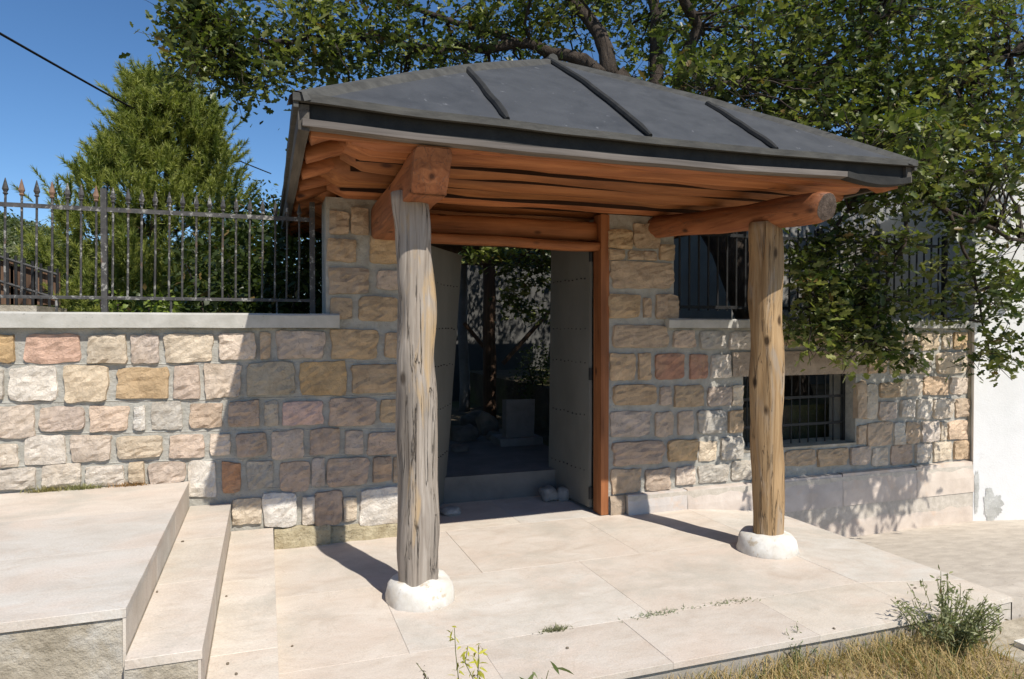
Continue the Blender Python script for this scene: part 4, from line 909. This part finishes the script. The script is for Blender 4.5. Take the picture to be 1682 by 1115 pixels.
for k in range(14): spr.append((atY(random.uniform(760, 830), random.uniform(400, 425), random.uniform(7.8, 8.6)), 0.08))
tw = MB(); LC = []; LT = []
for k, (c, r) in enumerate(spr):
    d = np.linalg.norm(LIMB - c, axis=1) + 0.5 * np.abs(LIMB[:, 2] - c[2]); j = int(np.argmin(d)); s = LIMB[j]
    L = np.linalg.norm(c - s)
    if L > 0.05 and L < (0.9 if c[1] < 3.7 else 1.5):
        pts = curve_pts(s, c, 5 if L > .5 else 3, 0.05, 0.10, k * 1.7); tw.tube([tuple(p) for p in pts], [max(0.004, 0.018 * min(L, 1)) * (1 - .8 * i / len(pts)) for i in range(len(pts))], 4, cap=False)
    dirn = (c - s) / max(L, 1e-6)
    for m in range(random.randint(2, 4)):
        e = c + dirn * random.uniform(0, r) + np.array([random.gauss(0, r * .7) for _ in range(3)]); tw.tube([tuple(c), tuple(e)], [0.004, 0.002], 3, cap=False)
    n = random.randint(20, 36) if r < .18 else random.randint(26, 40)
    pos = c + rng.normal(size=(n, 3)) * r * np.array((1, 1, .8)) * rng.uniform(.6, 1.1, (n, 1)); LC.append(pos)
    if random.random() < .42: LT.append(leaf_tints(n, (.13, .155, .04), (.24, .245, .08)))
    else: LT.append(leaf_tints(n, (.042, .064, .017), (.10, .122, .037)))
tw.out('twigs', 'bark', oak, kind='stuff')
LC = np.concatenate(LC); LT = np.concatenate(LT)
pj = LC - CAM; dd = pj @ FW; inroof = (LC[:, 0] > 0.0) & (LC[:, 0] < 4.0) & (LC[:, 1] > 3.2) & (LC[:, 1] < 7.7) & (LC[:, 2] < 3.5) & (LC[:, 2] > 2.35)
keep = ~inroof & (LC[:, 2] > 0.9); LC = LC[keep]; LT = LT[keep]; pj = LC - CAM; dd = pj @ FW
far = (557.5 - FPX * (pj @ UP) / dd < -30) | (dd > 9.0)
V, F, T = leaves(LC[~far], 0.084, LT[~far]); V2, F2, T2 = leaves(LC[far], 0.085, LT[far], simple=True)
mesh_np('crown', np.concatenate([V, V2]), np.concatenate([F, F2 + len(V)]), np.concatenate([T, T2]), 'leaf', oak)

# ---- the pine
pine = thing('pine_tree', 'bushy young green pine behind the spear tipped fence', 'tree', (-1.6, 10.5, 0.2))
PY = 10.2; pb = atY(268, 600, PY); pt = atY(246, 128, PY); px0 = pb[0]
v, f = log_mesh((px0, PY, 0.15), (pt[0], PY, pt[2] - .4), 0.11, 0.02, 0.11, 0.02, seg=10, rings=14, amp=.05, seed=91, upref=(0, 1, 0)); build('trunk', v, f, 'pine_bark', pine, smooth=True)
def halfw(z, side): # metres from axis at height z
    prof_l = [(5.0, .02), (4.7, .20), (4.4, .42), (4.0, .62), (3.7, .85), (3.3, 1.25), (2.8, 1.40), (2.2, 1.5), (1.2, 1.5), (0.3, 1.0)]
    prof_r = [(5.0, .02), (4.7, .42), (4.45, .75), (4.2, 1.15), (3.8, 1.22), (3.4, 1.28), (3.0, 1.48), (2.2, 1.55), (1.2, 1.5), (0.3, 1.0)]
    pr = prof_l if side < 0 else prof_r
    zs = [a for a, b in pr][::-1]; ws = [b for a, b in pr][::-1]; return max(.02, float(np.interp(z, zs, ws)) - .34)
br = MB(); SC = []; SD = []
for k in range(520):
    z = 0.5 + 4.08 * (1 - random.random() ** 1.2); a = random.uniform(0, 2 * math.pi); ca, sa = math.cos(a), math.sin(a)
    wmax = halfw(z, ca) if abs(ca) > .3 else (halfw(z, -1) + halfw(z, 1)) / 2
    r = wmax * (1 - 0.62 * random.random() ** 1.9) * random.uniform(.85, 1.12); ax_ = px0 + (pt[0] - px0) * (z / pt[2])
    c = np.array((ax_ + r * ca, PY + r * sa, z))
    if k % 5 == 0: br.tube([(ax_, PY, max(.2, z - r * .5)), tuple(c - np.array((0, 0, .1)))], [0.016, 0.005], 5, cap=False)
    big = random.uniform(.7, 1.15)
    for m in range(9):
        o = rng.normal(size=3) * np.array((.10, .10, .07)) * big; SC.append(c + o); d = np.array((ca * .25 + o[0] * 3.5, sa * .25 + o[1] * 3.5, 1.0)); SD.append(d / np.linalg.norm(d) * big)
for k in range(7):
    c = np.array((pt[0] + random.uniform(-.06, .06), PY + random.uniform(-.06, .06), pt[2] - .22 - .06 * k)); SC.append(c); SD.append(np.array((random.uniform(-.2, .2), 0, 1.0)))
br.out('branches', 'pine_bark', pine, kind='stuff')
SC = np.array(SC); SD = np.array(SD); NN = 84
def needles(SC, SD, NN, ln, wd, shl, ta, tb):
    n = len(SC); q = rng.random((n, NN)); L = shl * rng.uniform(.7, 1.4, n)
    basep = SC[:, None, :] + SD[:, None, :] * (q * L[:, None])[:, :, None]
    sp = rng.normal(size=(n, NN, 3)); d = SD[:, None, :] * 0.95 + sp * 0.50; d /= np.linalg.norm(d, axis=2)[:, :, None]
    side = np.cross(d, rng.normal(size=(n, NN, 3))); side /= np.linalg.norm(side, axis=2)[:, :, None] + 1e-9
    l_ = ln * rng.uniform(.7, 1.2, (n, NN, 1)); V = np.stack([basep - side * wd, basep + side * wd, basep + d * l_], axis=2).reshape(-1, 3)
    F = np.arange(len(V)).reshape(-1, 3); t = rng.random((n, 1, 1)); t = np.array(ta) * (1 - t) + np.array(tb) * t; T = np.broadcast_to(t, (n, NN, 3)) * rng.uniform(.8, 1.2, (n, NN, 1))
    return V, F, np.repeat(T.reshape(-1, 3), 3, axis=0)
V, F, T = needles(SC, SD, NN, 0.085, 0.0055, 0.20, (.15, .185, .036), (.30, .315, .075))
mesh_np('crown', V, F, T, 'needle', pine)

# ---- bushes behind the fence
def bush(label, px, y, zc, r, n, ta, tb, leaf=0.05, group='shrubs behind the left wall', zr=1.0, px_is_x=False, cat='shrub'):
    x = px if px_is_x else on(px, 450, 1, y)[0]; t = thing('shrub', label, cat, (x, y, 0.2), group)
    m = MB()
    for k in range(9):
        a = k * .7; e = (x + r * .7 * math.cos(a), y + r * .7 * math.sin(a), zc + random.uniform(-.3, .5) * r * zr); m.tube([(x, y, 0.15), (x + (e[0] - x) * .4, y + (e[1] - y) * .4, zc * .55), e], [.03, .02, .005], 5)
    m.out('stems', 'bark', t)
    d = rng.normal(size=(n, 3)); d /= np.linalg.norm(d, axis=1)[:, None]; rad = r * rng.random(n) ** .45
    lump = np.array([1 + .35 * mnoise.noise(Vector(q) * 1.8 + Vector((px * .01, 0, 0))) for q in d])
    c = np.array((x, y, zc)) + d * (rad * lump)[:, None] * np.array((1, 1, zr)); c = c[c[:, 2] > .2]
    V, F, T = leaves(c, leaf, leaf_tints(len(c), ta, tb), simple=True); mesh_np('foliage', V, F, T, 'leaf', t)
bush('dark dense shrub in the shade under the left eave', 455, 7.2, 1.55, 1.2, 9000, (.03, .045, .012), (.06, .08, .022), .085)
bush('dark leafy shrub filling the gap beside the gate pillar', 0.75, 8.4, 1.9, 1.35, 9500, (.03, .045, .012), (.055, .075, .02), .085, px_is_x=True)
bush('grey green bush standing behind the pine on its open side', 224, 14.5, 2.6, 1.3, 6000, (.09, .105, .05), (.15, .16, .085), .07, zr=1.15)
bush('light green scrub bush in front of the hill and terrace fence', 120, 12.5, 1.75, 1.15, 6500, (.085, .11, .03), (.17, .18, .06), .06)
bush('rounded scrub bush low behind the terrace slab', 20, 14.5, 2.0, 1.4, 6500, (.07, .095, .03), (.15, .16, .06), .07)
bush('dull green bush beneath the cable beyond the canopy eave', 425, 13.5, 2.5, 1.5, 9500, (.045, .065, .02), (.09, .11, .035), .09, zr=1.1)
bush('yellow green creeper climbing the foot of the spear fence', 262, 5.75, 1.58, 0.17, 260, (.13, .18, .03), (.22, .26, .05), .05, zr=1.2)
bush('small yellow green vine beside the peeling fence post', 186, 5.8, 1.62, 0.12, 120, (.13, .18, .03), (.22, .26, .05), .05, zr=1.6)
bush('low dark shrub in the courtyard beside the grey gravestone', 895, 8.9, 0.85, 0.45, 1500, (.04, .06, .015), (.09, .11, .03), .05, group='courtyard shrubs')
# scrub cover on the hill
n = 5200; hx = rng.uniform(-105, -5, n); hy = rng.uniform(30, 120, n)
hzv = np.array([0.1 + 22 * math.exp(-((x + 62) / 52) ** 2) * (1 - math.exp(-((y - 24) / 45) ** 2)) + 1.6 * mnoise.noise(Vector((x * .07, y * .07, 0))) for x, y in zip(hx, hy)])
cc = np.repeat(np.stack([hx, hy, hzv], 1), 26, axis=0); cc += rng.normal(size=cc.shape) * np.array((.55, .55, .4)) + np.array((0, 0, .35))
tt = np.repeat(leaf_tints(n, (.06, .082, .028), (.14, .15, .06)), 26, axis=0) * rng.uniform(.8, 1.2, (len(cc), 1))
V, F, T = leaves(cc, .42, tt, simple=True); tag(mesh_np('hill_scrub', V, F, T, 'leaf'), 'low green scrub covering the distant hill', 'scrub')

# ---- dry grass on the verge
n = 22000; gx = rng.uniform(0.7, 3.46, n); gy = 2.66 - rng.random(n) ** 1.7 * 1.9
den = np.array([mnoise.noise(Vector((x * 2.2, y * 2.2, 4))) for x, y in zip(gx, gy)]); k = (rng.random(n) < .62 + .6 * den) & (rng.random(n) < np.clip((gx - .7) / .9, .15, 1)); gx, gy = gx[k], gy[k]; n = len(gx)
gz = np.full(n, -.145); L = rng.uniform(.03, .13, n) * np.clip(.6 + .4 * (gx - .8), .5, 1.2); a = rng.uniform(0, 2 * np.pi, n); ln = rng.uniform(.2, 1.0, n)
b0 = np.stack([gx, gy, gz], 1); dv = np.stack([np.cos(a) * ln, np.sin(a) * ln, np.ones(n)], 1); sd = np.stack([-np.sin(a), np.cos(a), np.zeros(n)], 1) * .0022
m1 = b0 + dv * (L * .55)[:, None]; tp = b0 + dv * L[:, None] * np.array((1.5, 1.5, .85))
V = np.stack([b0 - sd, b0 + sd, m1 + sd * .8, m1 - sd * .8, tp], 1).reshape(-1, 3); F = (np.array([(0, 1, 2), (0, 2, 3), (3, 2, 4)])[None] + (np.arange(n) * 5)[:, None, None]).reshape(-1, 3)
q = rng.random((n, 1)); T = np.where(q < .62, np.array((.44, .32, .15)), np.where(q < .85, np.array((.30, .25, .10)), np.array((.14, .17, .06)))) * rng.uniform(.75, 1.25, (n, 1))
tag(mesh_np('dry_grass', V, F, np.repeat(T, 5, axis=0), 'grass'), 'dry straw coloured grass along the front edge of the porch floor', 'grass')

# ---- single weeds
def stem_weed(name, label, x, y, z, stems, h, spread, leafn, leafs, ta, tb, seed, lean=(0, 0), group=None, leaf_up=0.2, stem_r=.004):
    t = thing(name, label, 'weed', (x, y, z), group); rr = random.Random(seed); m = MB(); C = []
    for s in range(stems):
        a = rr.uniform(0, 2 * math.pi); sp = spread * rr.random() ** .6; hh = h * rr.uniform(.6, 1.05) * (1 - .35 * sp / max(spread, 1e-6))
        e = np.array((x + math.cos(a) * sp + lean[0] * hh, y + math.sin(a) * sp + lean[1] * hh, z + hh)); b = np.array((x + math.cos(a) * sp * .15, y + math.sin(a) * sp * .15, z))
        pts = curve_pts(b, e, 6, 0.03, .08, seed + s); m.tube([tuple(p) for p in pts], [stem_r * (1 - .6 * i / 6) for i in range(7)], 4, cap=False)
        for k in range(leafn):
            q = rr.uniform(.12, 1.0) * 6; i = min(5, int(q)); p = pts[i] + (pts[i + 1] - pts[i]) * (q - i); C.append(p + np.array([rr.gauss(0, leafs * .3) for _ in range(3)]))
    m.out('stems', M['stem'], t)
    C = np.array(C); V, F, T = leaves(C, leafs, leaf_tints(len(C), ta, tb), leaf_up, simple=True, narrow=.55); mesh_np('foliage', V, F, T, 'leaf', t)
M['stem'] = mat_generic('green_stem', (.10, .12, .04), (.20, .19, .08), 30)
q = on(1555, 1085, 2, -0.2)
stem_weed('wild_shrub', 'spiky grey green weed bush growing at the corner of the porch floor', q[0], q[1], -.15, 60, .40, .28, 26, .032, (.20, .22, .11), (.34, .34, .19), 5, leaf_up=-.2)
stem_weed('wild_shrub', 'long leaning shoot rising out of the spiky weed bush', q[0] + .08, q[1] + .02, -.2, 4, .40, .07, 40, .03, (.20, .22, .11), (.32, .33, .18), 6, lean=(.45, .1))
q = on(1110, 1120, 2, -0.2)
stem_weed('wild_shrub', 'low grey green herb clump in the dry grass', q[0], q[1] + .02, -.15, 30, .16, .17, 18, .03, (.17, .20, .11), (.28, .30, .18), 8)
q = on(1310, 1110, 2, -0.2); stem_weed('wild_shrub', 'thin grey green sprigs in the middle of the dry grass', q[0], q[1], -.14, 12, .20, .12, 16, .024, (.17, .20, .11), (.28, .30, .18), 9)
q = on(1200, 1112, 2, -0.2); stem_weed('wild_shrub', 'short dark sprigs next to the low herb clump', q[0], q[1], -.14, 12, .15, .12, 16, .024, (.10, .13, .05), (.2, .22, .10), 10)
b_ = on(782, 1080, 1, 2.45); stem_weed('flowering_weed', 'yellow flowering weed stem standing before the grey post base', b_[0] + .01, 2.45, -.14, 4, .70, .05, 50, .036, (.42, .40, .05), (.58, .54, .10), 11, lean=(-.10, .02), stem_r=.003)
b_ = on(720, 1112, 1, 2.6); stem_weed('dry_weed', 'dark seed heads of a dry weed leaning over the pavement', b_[0] + .05, 2.6, -.14, 5, .36, .10, 34, .02, (.06, .05, .04), (.12, .09, .07), 12, lean=(-.35, .05))
b_ = on(885, 1120, 1, 2.6); stem_weed('broad_leaf_weed', 'broad green leaves poking up beside the porch edge', b_[0], 2.6, -.14, 6, .34, .07, 3, .10, (.16, .21, .08), (.24, .30, .12), 13, leaf_up=-.3)
# tufts in paving joints and at the wall foot
def tuft(label, x, y, z, w, n, h, ta, seed, flat=1.0):
    r_ = np.random.default_rng(seed); c = np.stack([x + r_.normal(0, w, n), y + r_.normal(0, w * .18, n), np.full(n, z)], 1); a = r_.uniform(0, 2 * np.pi, n)
    dv = np.stack([np.cos(a) * flat, np.sin(a) * flat, np.ones(n)], 1) * r_.uniform(.4, 1.1, (n, 1)) * h; sd = np.stack([-np.sin(a), np.cos(a), np.zeros(n)], 1) * .003
    V = np.stack([c - sd, c + sd, c + dv], 1).reshape(-1, 3); T = np.repeat(np.array(ta) * r_.uniform(.6, 1.3, (n, 1)), 3, axis=0)
    o = mesh_np('grass_tuft', V, np.arange(len(V)).reshape(-1, 3), T, 'grass', kind=None); tag(o, label, 'weed', 'tufts in the joints')
q = on(905, 1027, 2, 0); tuft('small flat tuft of weed in a porch floor joint', q[0], 3.16, 0, .045, 120, .022, (.20, .20, .11), 1, 1.6)
q = on(1065, 998, 2, 0); tuft('thin line of moss along the same floor joint', q[0], 3.163, 0, .09, 110, .014, (.20, .23, .14), 2, 1.6)
q = on(1190, 985, 2, 0); tuft('sparse weeds at the far end of the floor joint', q[0], 3.165, 0, .09, 90, .014, (.24, .25, .15), 3, 1.6)
q = on(75, 797, 1, 4.97); tuft('dry yellow tuft at the wall foot under the white stones', q[0], 4.96, .5, .05, 160, .05, (.30, .26, .12), 4)
q = on(138, 793, 1, 4.97); tuft('greener dry tuft at the wall foot on the landing', q[0], 4.96, .5, .05, 160, .05, (.28, .27, .13), 5)
q = on(215, 791, 1, 4.97); tuft('rust coloured tuft at the wall foot near the step edge', q[0], 4.96, .5, .05, 120, .035, (.36, .22, .11), 6)
# pebbles and droppings on the paving
PB = [(258, 973, .335), (300, 890, .335), (372, 980, .145), (372, 905, .145), (480, 1062, 0), (388, 1108, .145), (374, 1091, .145), (932, 1065, 0), (1503, 958, 0), (1370, 1033, 0)]
for k, (px, py, z) in enumerate(PB):
    q = on(px, py, 2, z); zz = zf(q[0]) if z == 0 else z
    rock('pebble', 'tiny dark pebble lying on the pale paving', q[0], q[1], zz, random.uniform(.004, .009), random.uniform(.004, .007), .004, 50 + k, (.22, .18, .13), cat='pebble', group='pebbles on the paving')
